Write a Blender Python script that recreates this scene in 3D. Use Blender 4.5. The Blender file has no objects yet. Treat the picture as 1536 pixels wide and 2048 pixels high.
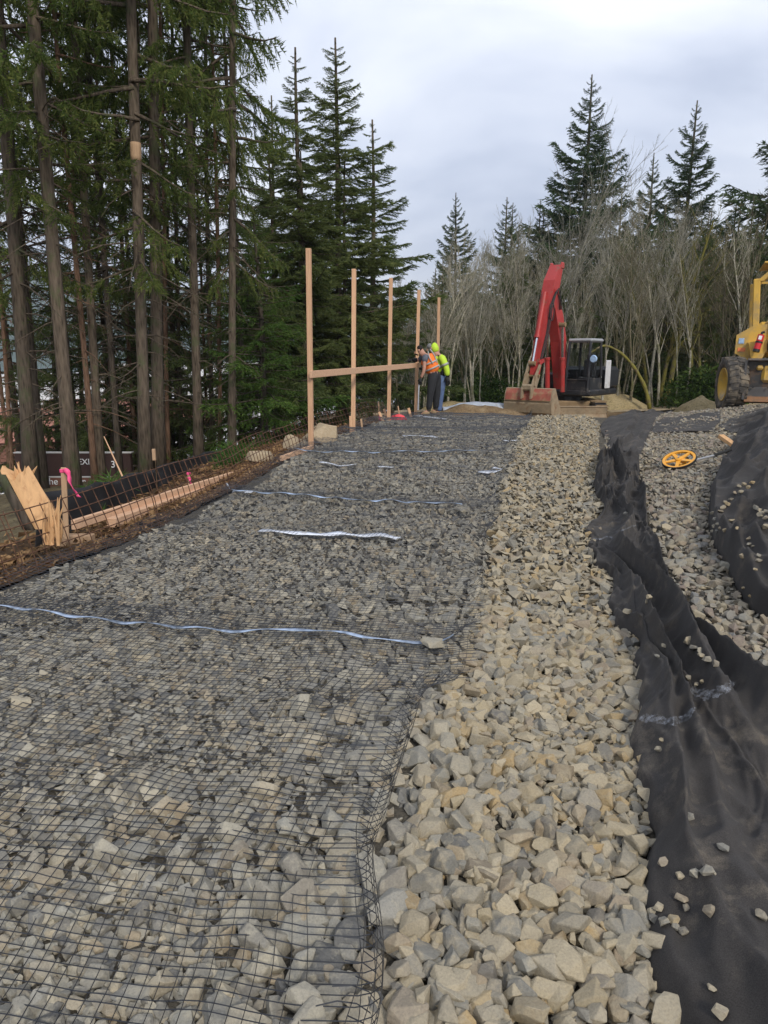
import bpy, bmesh, math, random
import numpy as np
from mathutils import Matrix, Vector, Quaternion
random.seed(7)
RNG = np.random.default_rng(11)
R = math.radians
scene = bpy.context.scene
COL = scene.collection

# ------------------------------------------------------------------ camera
PITCH = R(12.45)
FPX = 1400.0
HAZE = 0.00035
CAM_H = 1.5
cam_data = bpy.data.cameras.new('camera')
cam = bpy.data.objects.new('camera', cam_data)
COL.objects.link(cam)
cam.location = (0, 0, CAM_H)
cam.rotation_euler = (math.pi/2 - PITCH, 0, 0)
cam_data.sensor_fit = 'VERTICAL'
cam_data.sensor_height = 36.0
cam_data.lens = 36.0*FPX/2048.0
cam_data.clip_start = 0.05
cam_data.clip_end = 9000
scene.camera = cam

# ------------------------------------------------------------------ sky, sun, exposure
SUN_EL, SUN_ROT = 38.0, 158.0
world = bpy.data.worlds.new('World')
scene.world = world
world.use_nodes = True
wn = world.node_tree
for n in list(wn.nodes):
    wn.nodes.remove(n)
w_out = wn.nodes.new('ShaderNodeOutputWorld')
w_bg = wn.nodes.new('ShaderNodeBackground')
w_bg.inputs['Strength'].default_value = 0.1
w_sky = wn.nodes.new('ShaderNodeTexSky')
w_sky.sky_type = 'NISHITA'
w_sky.sun_disc = False
w_sky.sun_elevation = R(SUN_EL)
w_sky.sun_rotation = R(SUN_ROT)
w_tc = wn.nodes.new('ShaderNodeTexCoord')
w_map = wn.nodes.new('ShaderNodeMapping')
w_map.inputs['Scale'].default_value = (1.0, 1.0, 2.6)
w_map.inputs['Location'].default_value = (0.35, 0.1, 0.2)
w_n = wn.nodes.new('ShaderNodeTexNoise')
w_n.inputs['Scale'].default_value = 2.3
w_n.inputs['Detail'].default_value = 5.0
w_n.inputs['Roughness'].default_value = 0.5
w_n.inputs['Distortion'].default_value = 0.35
w_r = wn.nodes.new('ShaderNodeValToRGB')
cr = w_r.color_ramp
cr.elements[0].position = 0.30
cr.elements[0].color = (2.5, 2.95, 4.1, 1)
cr.elements[1].position = 0.68
cr.elements[1].color = (6.9, 7.15, 7.7, 1)
e = cr.elements.new(0.47)
e.color = (4.6, 5.0, 6.0, 1)
w_mix = wn.nodes.new('ShaderNodeMixRGB')
w_mix.inputs['Fac'].default_value = 0.92
wn.links.new(w_tc.outputs['Generated'], w_map.inputs['Vector'])
wn.links.new(w_map.outputs['Vector'], w_n.inputs['Vector'])
wn.links.new(w_n.outputs['Fac'], w_r.inputs['Fac'])
wn.links.new(w_sky.outputs['Color'], w_mix.inputs['Color1'])
wn.links.new(w_r.outputs['Color'], w_mix.inputs['Color2'])
wn.links.new(w_mix.outputs['Color'], w_bg.inputs['Color'])
wn.links.new(w_bg.outputs['Background'], w_out.inputs['Surface'])

sun_d = bpy.data.lights.new('sun', 'SUN')
sun_d.energy = 1.5
sun_d.angle = R(11)
sun_d.color = (1.0, 0.93, 0.82)
sun = bpy.data.objects.new('sun', sun_d)
COL.objects.link(sun)
# sun_rotation is measured from +Y towards +X
sd = Vector((math.sin(R(SUN_ROT))*math.cos(R(SUN_EL)), math.cos(R(SUN_ROT))*math.cos(R(SUN_EL)), math.sin(R(SUN_EL))))
sun.rotation_euler = sd.to_track_quat('Z', 'Y').to_euler()
sun.location = (20, -20, 40)

vs = scene.view_settings
vs.view_transform = 'Standard'
vs.look = 'None'
vs.gamma = 1.0
vs.exposure = 0.85
vs.use_curve_mapping = False
scene.cycles.max_bounces = 8
scene.cycles.diffuse_bounces = 6
scene.cycles.glossy_bounces = 2
scene.cycles.transmission_bounces = 4
scene.cycles.transparent_max_bounces = 6

# ------------------------------------------------------------------ object helpers
def tag(o, label=None, cat=None, group=None, kind=None):
    if label: o['label'] = label
    if cat: o['category'] = cat
    if group: o['group'] = group
    if kind: o['kind'] = kind
    return o

def empty(name, loc=(0, 0, 0), rz=0.0, parent=None):
    o = bpy.data.objects.new(name, None)
    COL.objects.link(o)
    o.location = loc
    o.rotation_euler = (0, 0, rz)
    o.empty_display_size = 0.2
    if parent: o.parent = parent
    return o

def thing(name, label, cat, loc=(0, 0, 0), rz=0.0, group=None):
    return tag(empty(name, loc, rz), label, cat, group)

def mesh_np(name, V, F, mats=None, smooth=False, fm=None):
    """mesh from a vertex array and either an (n,3)/(n,4) array or a list of such arrays"""
    me = bpy.data.meshes.new(name)
    Fl = [np.asarray(f) for f in (F if isinstance(F, list) else [F]) if len(f)]
    V = np.asarray(V, dtype=np.float32)
    me.vertices.add(len(V))
    me.vertices.foreach_set('co', V.ravel())
    loops = np.concatenate([f.ravel() for f in Fl]).astype(np.int32)
    cnt = np.concatenate([np.full(len(f), f.shape[1]) for f in Fl]).astype(np.int32)
    st = np.concatenate([[0], np.cumsum(cnt)[:-1]]).astype(np.int32)
    me.loops.add(len(loops))
    me.loops.foreach_set('vertex_index', loops)
    me.polygons.add(len(cnt))
    me.polygons.foreach_set('loop_start', st)
    try:
        me.polygons.foreach_set('loop_total', cnt)
    except Exception:
        pass
    if fm is not None:
        me.polygons.foreach_set('material_index', np.asarray(fm, dtype=np.int32))
    me.polygons.foreach_set('use_smooth', np.full(len(cnt), bool(smooth)))
    for m in (mats or []):
        me.materials.append(m)
    me.update(calc_edges=True)
    me.validate()
    return me

def link(name, me, parent=None, loc=None, rot=None, scale=None):
    o = bpy.data.objects.new(name, me)
    COL.objects.link(o)
    if parent is not None: o.parent = parent
    if loc is not None: o.location = loc
    if rot is not None: o.rotation_euler = rot
    if scale is not None: o.scale = scale
    return o

def kids(o):
    return [c for c in bpy.data.objects if c.parent == o]

def copy_tree(o, parent=None, ch=None):
    c = o.copy()
    COL.objects.link(c)
    if parent is not None: c.parent = parent
    for k in (ch if ch is not None else list(o.children)):
        copy_tree(k, c)
    return c

class MB:
    """collects boxes, tubes, prisms; builds ONE mesh object"""
    def __init__(s, M=None):
        s.V = []; s.F = []; s.n = 0; s.M = M
    def add(s, V, F):
        V = np.asarray(V, dtype=float).reshape(-1, 3)
        if s.M is not None:
            A = np.array(s.M)
            V = V @ A[:3, :3].T + A[:3, 3]
        F = [tuple(int(i) + s.n for i in f) for f in F]
        s.V.append(V); s.F += F; s.n += len(V)
        return s
    def box(s, c, d, rot=None, bev=0.0):
        bm = bmesh.new()
        bmesh.ops.create_cube(bm, size=1.0)
        for v in bm.verts:
            v.co = Vector((v.co.x*d[0], v.co.y*d[1], v.co.z*d[2]))
        if bev > 0:
            bmesh.ops.bevel(bm, geom=list(bm.edges), offset=bev, segments=1, affect='EDGES')
        return s.bm(bm, c, rot)
    def bm(s, bm, c=(0, 0, 0), rot=None):
        bm.verts.index_update()
        V = np.array([v.co[:] for v in bm.verts])
        if rot is not None:
            A = np.array(rot if isinstance(rot, Matrix) else Matrix.Rotation(0, 3, 'Z'))[:3, :3] if isinstance(rot, Matrix) else np.array(__import__('mathutils').Euler(rot).to_matrix())
            V = V @ A.T
        V = V + np.array(c)
        F = [[v.index for v in f.verts] for f in bm.faces]
        bm.free()
        return s.add(V, F)
    def tube(s, P, r, n=6, cap=True):
        P = np.asarray(P, dtype=float)
        k = len(P)
        r = np.broadcast_to(np.asarray(r, dtype=float), (k,))
        T = np.gradient(P, axis=0)
        T /= np.linalg.norm(T, axis=1)[:, None] + 1e-9
        up = np.array([0, 0, 1.0]) if abs(T[0][2]) < 0.9 else np.array([1.0, 0, 0])
        A = np.cross(T, up); A /= np.linalg.norm(A, axis=1)[:, None] + 1e-9
        B = np.cross(T, A)
        a = np.arange(n)*2*math.pi/n
        V = P[:, None, :] + r[:, None, None]*(np.cos(a)[None, :, None]*A[:, None, :] + np.sin(a)[None, :, None]*B[:, None, :])
        F = []
        for i in range(k-1):
            for j in range(n):
                j2 = (j+1) % n
                F.append((i*n+j, i*n+j2, (i+1)*n+j2, (i+1)*n+j))
        if cap:
            F.append(tuple(range(n-1, -1, -1)))
            F.append(tuple((k-1)*n+j for j in range(n)))
        return s.add(V.reshape(-1, 3), F)
    def prism(s, poly, t, axis='y', off=0.0):
        """2D polygon (a,b) extruded by t along axis, centred on off"""
        n = len(poly)
        V = []
        for sgn in (-0.5, 0.5):
            for a, b in poly:
                q = off + sgn*t
                V.append({'y': (a, q, b), 'x': (q, a, b), 'z': (a, b, q)}[axis])
        F = [tuple(range(n-1, -1, -1)), tuple(n+i for i in range(n))]
        for i in range(n):
            j = (i+1) % n
            F.append((i, j, n+j, n+i))
        return s.add(V, F)
    def lathe(s, prof, n=24, axis='z', c=(0, 0, 0)):
        """profile [(radius, height)...] closed ring profile revolved about an axis"""
        k = len(prof)
        V = []
        for i in range(n):
            a = 2*math.pi*i/n
            for r, h in prof:
                p = (r*math.cos(a), r*math.sin(a), h)
                p = {'z': p, 'x': (p[2], p[0], p[1]), 'y': (p[0], p[2], p[1])}[axis]
                V.append((p[0]+c[0], p[1]+c[1], p[2]+c[2]))
        F = []
        for i in range(n):
            i2 = (i+1) % n
            for j in range(k):
                j2 = (j+1) % k
                F.append((i*k+j, i*k+j2, i2*k+j2, i2*k+j))
        return s.add(V, F)
    def mesh(s, name, mats, smooth=False):
        me = bpy.data.meshes.new(name)
        me.from_pydata(np.concatenate(s.V).tolist(), [], s.F)
        bm = bmesh.new(); bm.from_mesh(me)
        bmesh.ops.recalc_face_normals(bm, faces=bm.faces)
        bm.to_mesh(me); bm.free()
        for m in (mats if isinstance(mats, (list, tuple)) else [mats]):
            me.materials.append(m)
        if smooth:
            me.polygons.foreach_set('use_smooth', np.full(len(me.polygons), True))
        me.update()
        return me
    def build(s, name, mat, parent=None, smooth=False):
        return link(name, s.mesh(name, mat, smooth), parent)

# ------------------------------------------------------------------ materials
def srgb(h):
    return h
class NT:
    def __init__(s, name):
        s.m = bpy.data.materials.new(name)
        s.m.use_nodes = True
        s.t = s.m.node_tree
        s.p = s.t.nodes['Principled BSDF']
    def n(s, typ, **kw):
        nd = s.t.nodes.new(typ)
        for k, v in kw.items():
            if k.startswith('_'):
                setattr(nd, k[1:], v)
            else:
                nd.inputs[k.replace('__', ' ')].default_value = v
        return nd
    def l(s, a, b):
        s.t.links.new(a, b)
    def ramp(s, fac, stops, interp='LINEAR'):
        r = s.n('ShaderNodeValToRGB')
        c = r.color_ramp
        c.interpolation = interp
        while len(c.elements) < len(stops):
            c.elements.new(0.5)
        for e, (p, col) in zip(c.elements, stops):
            e.position = p
            e.color = (*col, 1) if len(col) == 3 else col
        s.l(fac, r.inputs['Fac'])
        return r.outputs['Color']
    def noise(s, scale, detail=4.0, rough=0.55, vec=None, dist=0.0):
        n = s.n('ShaderNodeTexNoise', Scale=scale, Detail=detail, Roughness=rough, Distortion=dist)
        if vec is not None: s.l(vec, n.inputs['Vector'])
        return n.outputs['Fac']
    def coord(s, kind='Object'):
        return s.n('ShaderNodeTexCoord').outputs[kind]
    def mapping(s, vec, scale=(1, 1, 1), rot=(0, 0, 0)):
        m = s.n('ShaderNodeMapping')
        m.inputs['Scale'].default_value = scale
        m.inputs['Rotation'].default_value = rot
        s.l(vec, m.inputs['Vector'])
        return m.outputs['Vector']
    def mix(s, fac, a, b, mode='MIX'):
        m = s.n('ShaderNodeMixRGB', _blend_type=mode)
        for i, v in (('Fac', fac), ('Color1', a), ('Color2', b)):
            if hasattr(v, 'default_value') or hasattr(v, 'links'):
                s.l(v, m.inputs[i])
            elif isinstance(v, (int, float)):
                m.inputs[i].default_value = v
            else:
                m.inputs[i].default_value = (*v, 1) if len(v) == 3 else v
        return m.outputs['Color']
    def math(s, op, a, b=0.0):
        m = s.n('ShaderNodeMath', _operation=op)
        for i, v in enumerate((a, b)):
            if hasattr(v, 'links'): s.l(v, m.inputs[i])
            else: m.inputs[i].default_value = v
        return m.outputs[0]
    def bump(s, h, strength=0.4, dist=0.01):
        b = s.n('ShaderNodeBump', Strength=strength, Distance=dist)
        s.l(h, b.inputs['Height'])
        s.l(b.outputs['Normal'], s.p.inputs['Normal'])
        return b
    def base(s, c):
        if hasattr(c, 'links'): s.l(c, s.p.inputs['Base Color'])
        else: s.p.inputs['Base Color'].default_value = (*c, 1)
        return s
    def set(s, rough=None, metal=None, spec=None, sheen=None):
        if rough is not None:
            if hasattr(rough, 'links'): s.l(rough, s.p.inputs['Roughness'])
            else: s.p.inputs['Roughness'].default_value = rough
        if metal is not None: s.p.inputs['Metallic'].default_value = metal
        if spec is not None: s.p.inputs['Specular IOR Level'].default_value = spec
        if sheen is not None:
            s.p.inputs['Sheen Weight'].default_value = sheen
            s.p.inputs['Sheen Roughness'].default_value = 0.6
        return s

MAT = {}
def plain(name, col, rough=0.6, metal=0.0, var=0.25, scale=6.0, bump=0.0, dirt=None, dirt_amt=0.5, bump_scale=None, spec=0.4):
    """a paint / plastic / metal with mottling and, if given, dirt patches of another colour"""
    t = NT(name)
    co = t.coord('Object')
    f = t.noise(scale, 5.0, 0.6, co)
    lo = tuple(c*(1-var) for c in col); hi = tuple(min(1, c*(1+var)) for c in col)
    c = t.ramp(f, [(0.3, lo), (0.7, hi)])
    if dirt is not None:
        f2 = t.noise(scale*0.6+1.3, 6.0, 0.65, co)
        k = t.ramp(f2, [(0.62-0.3*dirt_amt, (0, 0, 0)), (0.72-0.1*dirt_amt, (1, 1, 1))])
        c = t.mix(k, c, dirt)
    t.base(c).set(rough, metal, spec)
    if bump > 0:
        t.bump(t.noise(bump_scale or scale*6, 5.0, 0.6, co), bump, 0.01)
    MAT[name] = t.m
    return t.m

def stone_mat(name, cols, dust, dust_amt=0.45):
    t = NT(name)
    geo = t.n('ShaderNodeNewGeometry')
    oi = t.n('ShaderNodeObjectInfo')
    rnd = t.math('FRACT', t.math('ADD', geo.outputs['Random Per Island'], oi.outputs['Random']))
    stops = [(i/len(cols), c) for i, c in enumerate(cols)]
    c = t.ramp(rnd, stops, 'LINEAR')
    co = geo.outputs['Position']
    big = t.noise(26.0, 5.0, 0.62, co, 0.4)
    fine = t.noise(170.0, 4.0, 0.65, co)
    k = t.ramp(big, [(0.58-0.28*dust_amt, (0, 0, 0)), (0.86-0.28*dust_amt, (1, 1, 1))])
    c = t.mix(k, c, dust)
    m = t.ramp(fine, [(0.25, (0.74, 0.74, 0.75)), (0.55, (1, 1, 1)), (0.8, (1.14, 1.12, 1.08))])
    c = t.mix(1.0, c, m, 'MULTIPLY')
    t.base(c).set(0.88, 0, 0.25)
    h = t.mix(0.35, big, fine)
    t.bump(h, 0.55, 0.012)
    MAT[name] = t.m
    return t.m
TAN = (0.33, 0.275, 0.18); TAN2 = (0.40, 0.34, 0.235); GRY = (0.25, 0.238, 0.20); DGR = (0.15, 0.145, 0.132); OCH = (0.37, 0.27, 0.14); WARM = (0.28, 0.225, 0.16)
stone_mat('stone_tan', [TAN, TAN2, GRY, TAN, WARM, (0.28, 0.265, 0.22), TAN2, (0.17, 0.165, 0.145), TAN, OCH, (.13, .128, .12), TAN2, (.22, .21, .18)], (0.36, 0.31, 0.22), 0.4)
stone_mat('stone_grey', [(.32, .305, .255), (0.22, 0.213, 0.19), (.42, .365, .265), (.14, .138, .13), (0.35, 0.325, 0.26), (.33, .27, .185), (0.18, 0.176, 0.16), (0.43, 0.39, 0.30), (.11, .11, .108), (.29, .275, .235)], (0.40, 0.365, 0.28), 0.28)
stone_mat('stone_mixed', [TAN, GRY, (0.25, 0.24, 0.21), WARM, DGR, TAN2, (0.19, 0.19, 0.185), (0.30, 0.26, 0.19), (0.22, 0.18, 0.15)], (0.33, 0.29, 0.21), 0.32)
stone_mat('boulder_tan', [(0.36, 0.28, 0.18), (0.40, 0.31, 0.2)], (0.44, 0.36, 0.25), 0.5)

def soil_mat(name, cols, scale=3.0, bump=0.8, dist=0.06):
    t = NT(name)
    co = t.n('ShaderNodeNewGeometry').outputs['Position']
    a = t.noise(scale, 8.0, 0.68, co, 0.3)
    b = t.noise(scale*9, 6.0, 0.7, co)
    c = t.ramp(a, [(0.28, cols[0]), (0.5, cols[1]), (0.72, cols[2])])
    m = t.ramp(b, [(0.3, (0.5, 0.5, 0.5)), (0.5, (1, 1, 1)), (0.75, (1.35, 1.3, 1.2))])
    c = t.mix(1.0, c, m, 'MULTIPLY')
    t.base(c).set(0.95, 0, 0.1)
    t.bump(t.mix(0.5, a, b), bump, dist)
    MAT[name] = t.m
soil_mat('forest_floor', [(0.055, 0.045, 0.028), (0.12, 0.095, 0.056), (0.18, 0.15, 0.085)])
soil_mat('gravel_base', [(0.07, 0.063, 0.052), (0.115, 0.104, 0.085), (0.17, 0.15, 0.115)], 9.0)
soil_mat('road_dirt', [(0.24, 0.18, 0.11), (0.33, 0.26, 0.165), (0.40, 0.33, 0.22)], 1.2, 0.5)
soil_mat('mound_dirt', [(0.14, 0.09, 0.05), (0.23, 0.16, 0.09), (0.33, 0.25, 0.15)], 2.4, 1.0, 0.1)
soil_mat('mound_sand', [(0.22, 0.165, 0.085), (0.30, 0.24, 0.13), (0.36, 0.29, 0.17)], 2.0, 0.8, 0.08)
soil_mat('dark_soil', [(0.03, 0.02, 0.014), (0.07, 0.044, 0.026), (0.12, 0.075, 0.04)], 6.0)
soil_mat('parking_lot', [(0.34, 0.34, 0.35), (0.44, 0.44, 0.45), (0.5, 0.5, 0.5)], 0.08, 0.1)
soil_mat('hill_forest', [(0.022, 0.05, 0.04), (0.04, 0.08, 0.062), (0.065, 0.11, 0.085)], 0.02, 1.0, 8.0)

def fabric_mat(name, col, dust_amt=0.4):
    t = NT(name)
    co = t.n('ShaderNodeNewGeometry').outputs['Position']
    a = t.noise(1.4, 6.0, 0.62, co, 0.5)
    b = t.noise(320.0, 3.0, 0.7, co)
    d = t.noise(7.0, 7.0, 0.7, co)
    c = t.ramp(a, [(0.3, tuple(x*0.8 for x in col)), (0.7, tuple(x*1.3 for x in col))])
    k = t.ramp(d, [(0.66-0.2*dust_amt, (0, 0, 0)), (0.92-0.2*dust_amt, (0.75, 0.75, 0.75))])
    k = t.mix(1.0, k, t.ramp(a, [(0.42, (0, 0, 0)), (0.6, (1, 1, 1))]), 'MULTIPLY')
    c = t.mix(k, c, (0.21, 0.175, 0.13))
    c = t.mix(1.0, c, t.ramp(b, [(0.3, (0.55, 0.55, 0.55)), (0.7, (1.45, 1.45, 1.45))]), 'MULTIPLY')
    t.base(c).set(0.85, 0, 0.2, 0.04)
    t.bump(b, 0.35, 0.003)
    MAT[name] = t.m
fabric_mat('geotextile', (0.038, 0.0345, 0.032), .75)
plain('silt_black', (0.016, 0.016, 0.018), 0.6, 0, 0.4, 3.0, 0.3)
plain('grid_black', (0.022, 0.024, 0.030), 0.32, 0, 0.3, 4.0, spec=0.6)
plain('tape_blue', (0.36, 0.45, 0.60), 0.35, 0, 0.35, 9.0, dirt=(0.05, 0.055, 0.06), dirt_amt=0.75)
plain('tape_white', (0.72, 0.76, 0.84), 0.4, 0, 0.15, 9.0, dirt=(0.45, 0.43, 0.4), dirt_amt=0.2)
sp_ = NT('spray_white'); sp_.base((0.42, 0.44, 0.48)).set(0.9, 0, 0.2)
sp_.l(sp_.ramp(sp_.noise(38.0, 6.0, 0.7, sp_.coord('Object')), [(0.42, (0, 0, 0)), (0.66, (.5, .5, .5))]), sp_.p.inputs['Alpha'])
MAT['spray_white'] = sp_.m
plain('rust', (0.12, 0.06, 0.035), 0.7, 0.4, 0.5, 20.0, 0.2)
plain('pink', (0.85, 0.09, 0.24), 0.5, 0, 0.1, 5.0)
plain('pink_red', (0.75, 0.07, 0.09), 0.6, 0, 0.2, 8.0)
plain('strap_lime', (0.55, 0.62, 0.15), 0.6, 0, 0.2, 8.0)

def wood_mat(name, col, dark, scale=(3, 3, 0.25)):
    t = NT(name)
    co = t.mapping(t.coord('Object'), scale)
    oi = t.n('ShaderNodeObjectInfo').outputs['Random']
    a = t.noise(18.0, 6.0, 0.6, co, 0.8)
    c = t.ramp(a, [(0.25, dark), (0.45, col), (0.75, tuple(min(1, x*1.18) for x in col))])
    sp = t.noise(4.0, 2.0, 0.5, t.coord('Object'))
    c = t.mix(t.ramp(sp, [(0.70, (0, 0, 0)), (0.76, (0.6, 0.6, 0.6))]), c, tuple(x*0.45 for x in col))
    v = t.ramp(oi, [(0.0, (0.88, 0.86, 0.84)), (1.0, (1.1, 1.08, 1.05))])
    c = t.mix(1.0, c, v, 'MULTIPLY')
    t.base(c).set(0.75, 0, 0.3)
    t.bump(a, 0.25, 0.004)
    MAT[name] = t.m
wood_mat('lumber', (0.60, 0.37, 0.225), (0.46, 0.26, 0.15))
wood_mat('lumber_lying', (0.62, 0.40, 0.26), (0.45, 0.26, 0.15), (0.25, 3, 3))
wood_mat('stake_wood', (0.40, 0.27, 0.17), (0.25, 0.16, 0.10))
wood_mat('fresh_wood', (0.56, 0.34, 0.17), (0.40, 0.20, 0.09), (2, 2, 0.4))

def bark_mat(name, col, moss=None, moss_amt=0.3, stretch=0.18, patch=None):
    t = NT(name)
    P = t.n('ShaderNodeNewGeometry').outputs['Position']
    co = t.mapping(P, (1, 1, stretch))
    oi = t.n('ShaderNodeObjectInfo').outputs['Random']
    v = t.n('ShaderNodeTexVoronoi', Scale=26.0)
    t.l(co, v.inputs['Vector'])
    a = t.noise(22.0, 6.0, 0.65, co, 0.5)
    h = t.mix(0.5, v.outputs['Distance'], a)
    c = t.ramp(h, [(0.22, tuple(x*0.38 for x in col)), (0.42, col), (0.7, tuple(min(1, x*1.55) for x in col))])
    if moss:
        m = t.noise(3.2, 6.0, 0.65, P)
        c = t.mix(t.ramp(m, [(0.62-0.25*moss_amt, (0, 0, 0)), (0.72-0.2*moss_amt, (0.9, 0.9, 0.9))]), c, moss)
    c = t.mix(1.0, c, t.ramp(oi, [(0, (0.72, 0.72, 0.74)), (1, (1.2, 1.15, 1.1))]), 'MULTIPLY')
    t.base(c).set(0.92, 0, 0.15)
    t.bump(h, 0.9, 0.03)
    MAT[name] = t.m
bark_mat('bark_fir', (0.092, 0.074, 0.056), (0.085, 0.095, 0.05), 0.35)
bark_mat('bark_fir_red', (0.145, 0.09, 0.06), (0.085, 0.09, 0.05), 0.05)
bark_mat('bark_alder', (0.27, 0.26, 0.21), (0.16, 0.165, 0.085), 0.5, 0.5)
bark_mat('bark_brown_twig', (0.185, 0.165, 0.112), (0.135, 0.14, 0.065), 0.6, 0.4)
bark_mat('bark_mossy', (0.10, 0.085, 0.055), (0.17, 0.16, 0.035), 0.95, 0.4)
bark_mat('bark_dark', (0.075, 0.066, 0.046), (0.095, 0.1, 0.035), 0.4, 0.4)

def leaf_mat(name, dark, mid, light, trans=0.3):
    t = NT(name)
    geo = t.n('ShaderNodeNewGeometry')
    oi = t.n('ShaderNodeObjectInfo').outputs['Random']
    rnd = geo.outputs['Random Per Island']
    cl = t.noise(0.9, 3.0, 0.6, geo.outputs['Position'])
    k = t.math('ADD', t.math('MULTIPLY', rnd, 0.5), t.math('MULTIPLY', cl, 0.6))
    c = t.ramp(k, [(0.25, dark), (0.5, mid), (0.8, light)])
    c = t.mix(1.0, c, t.ramp(oi, [(0, (0.8, 0.85, 0.85)), (1, (1.2, 1.12, 1.0))]), 'MULTIPLY')
    d = t.n('ShaderNodeBsdfDiffuse'); tr = t.n('ShaderNodeBsdfTranslucent')
    mx = t.n('ShaderNodeMixShader', Fac=trans)
    t.l(c, d.inputs['Color']); t.l(c, tr.inputs['Color'])
    t.l(d.outputs[0], mx.inputs[1]); t.l(tr.outputs[0], mx.inputs[2])
    t.l(mx.outputs[0], t.t.nodes['Material Output'].inputs['Surface'])
    t.t.nodes.remove(t.p)
    MAT[name] = t.m
leaf_mat('needles_olive', (0.06, 0.095, 0.03), (0.115, 0.165, 0.05), (0.21, 0.24, 0.08), .6)
leaf_mat('needles_mid', (0.07, 0.105, 0.042), (0.125, 0.168, 0.064), (0.19, 0.225, 0.09), .6)
leaf_mat('needles_dark', (0.04, 0.07, 0.036), (0.075, 0.115, 0.055), (0.12, 0.16, 0.07), .42)
leaf_mat('needles_bright', (0.03, 0.07, 0.02), (0.06, 0.12, 0.03), (0.11, 0.17, 0.05))
leaf_mat('shrub_leaf', (0.02, 0.04, 0.014), (0.04, 0.07, 0.02), (0.08, 0.12, 0.035))
leaf_mat('chips', (0.05, 0.03, 0.018), (0.125, 0.078, 0.045), (0.27, 0.18, 0.10), 0.0)
# ------------------------------------------------------------------ terrain height and pixel-ray placement
YL = np.array([-6, 0.0, 4.2, 5.45, 7.4, 10.7, 13.0, 15.3, 17.5, 24, 40, 60])
XL = np.array([-4.6, -3.45, -2.43, -2.0, -1.57, -1.12, -0.58, 0.10, 0.82, 2.9, 7.0, 7.0])
PY = np.array([-20, 0, 6, 10.7, 14.5, 16.5, 17.6, 19, 21, 23, 30, 60, 90, 140, 5000])
PZ = np.array([0, 0, .05, .13, .16, .12, .02, -.18, -.40, -.50, -.70, -.9, -3, -9.5, -9.5])
DL = np.array([-50, 0, .3, .9, 1.6, 3, 8, 20, 40, 70, 6000])
DZ = np.array([0, 0, -.06, -.13, -.30, -.62, -1.5, -4.4, -8.3, -9.6, -9.6])
def x_left(y): return np.interp(y, YL, XL)
def x_fab(y): return 0.17 + 0.32*np.asarray(y, float)
def vnoise(x, y, seed=0):
    """smooth value noise on numpy arrays, about -1..1"""
    x = np.asarray(x, float); y = np.asarray(y, float)
    xi = np.floor(x).astype(np.int64); yi = np.floor(y).astype(np.int64)
    xf = x-xi; yf = y-yi
    u = xf*xf*(3-2*xf); v = yf*yf*(3-2*yf)
    def h(a, b):
        n = (a*374761393 + b*668265263 + seed*1442695041) & 0x7fffffff
        n = ((n ^ (n >> 13))*1274126177) & 0x7fffffff
        n = n ^ (n >> 16)
        return (n & 0xffff)/32767.5 - 1
    return (h(xi, yi)*(1-u)+h(xi+1, yi)*u)*(1-v) + (h(xi, yi+1)*(1-u)+h(xi+1, yi+1)*u)*v
def fbm(x, y, o=4, seed=0):
    s = 0; a = 1; t = 0
    for i in range(o):
        s = s + a*vnoise(x*2**i, y*2**i, seed+i*17); t += a; a *= .5
    return s/t
def smooth01(t):
    t = np.clip(t, 0, 1); return t*t*(3-2*t)
def G(x, y):
    x = np.asarray(x, float); y = np.asarray(y, float)
    z = np.interp(y, PY, PZ)
    dl = x_left(y) - x
    zl = np.interp(dl, DL, DZ)
    z = np.where(y < 80, z, z) + zl*np.clip((140-y)/60, 0, 1)
    z = np.maximum(z, -9.7)
    dr = np.clip(x - x_fab(np.minimum(y, 17)), 0, 9)
    side = np.clip(1-(y-17)/22, 0, 1)
    z = z + (0.085*dr)*side
    rough = np.clip((dl-0.2)/1.0, 0, 1)
    z = z + rough*0.10*fbm(x*1.3, y*1.3, 3, 5)
    z = z + 0.025*fbm(x*0.9, y*0.9, 2, 9)
    return z
def ray(px, py):
    cx = (np.asarray(px, float)-768)/FPX; cy = -(np.asarray(py, float)-1024)/FPX
    c, s = math.cos(PITCH), math.sin(PITCH)
    return np.stack([cx, c + cy*s, -s + cy*c], -1)
def at(px, py, y):
    d = ray(px, py)
    t = np.asarray(y)/d[..., 1]
    return d*t[..., None] + np.array([0, 0, CAM_H]) if np.ndim(t) else d*t + np.array([0, 0, CAM_H])
TT = np.geomspace(0.5, 300, 3000)
def hit(px, py):
    d = ray(px, py)
    one = d.ndim == 1
    d = np.atleast_2d(d)
    out = []
    for q in d:
        P = q[None, :]*TT[:, None]; P[:, 2] += CAM_H
        f = P[:, 2] - G(P[:, 0], P[:, 1])
        i = np.argmax(f < 0)
        if i == 0: i = len(TT)-1
        a, b = f[i-1], f[i]
        w = a/(a-b+1e-12)
        out.append(P[i-1]*(1-w)+P[i]*w)
    out = np.array(out)
    return out[0] if one else out
def hitp(pts):
    p = np.array(pts, float)
    return hit(p[:, 0], p[:, 1])
def project(P):
    P = np.atleast_2d(P)
    q = P - np.array([0, 0, CAM_H])
    c, s = math.cos(PITCH), math.sin(PITCH)
    dep = q[:, 1]*c - q[:, 2]*s
    up = q[:, 1]*s + q[:, 2]*c
    return 768+FPX*q[:, 0]/dep, 1024-FPX*up/dep, dep
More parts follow.
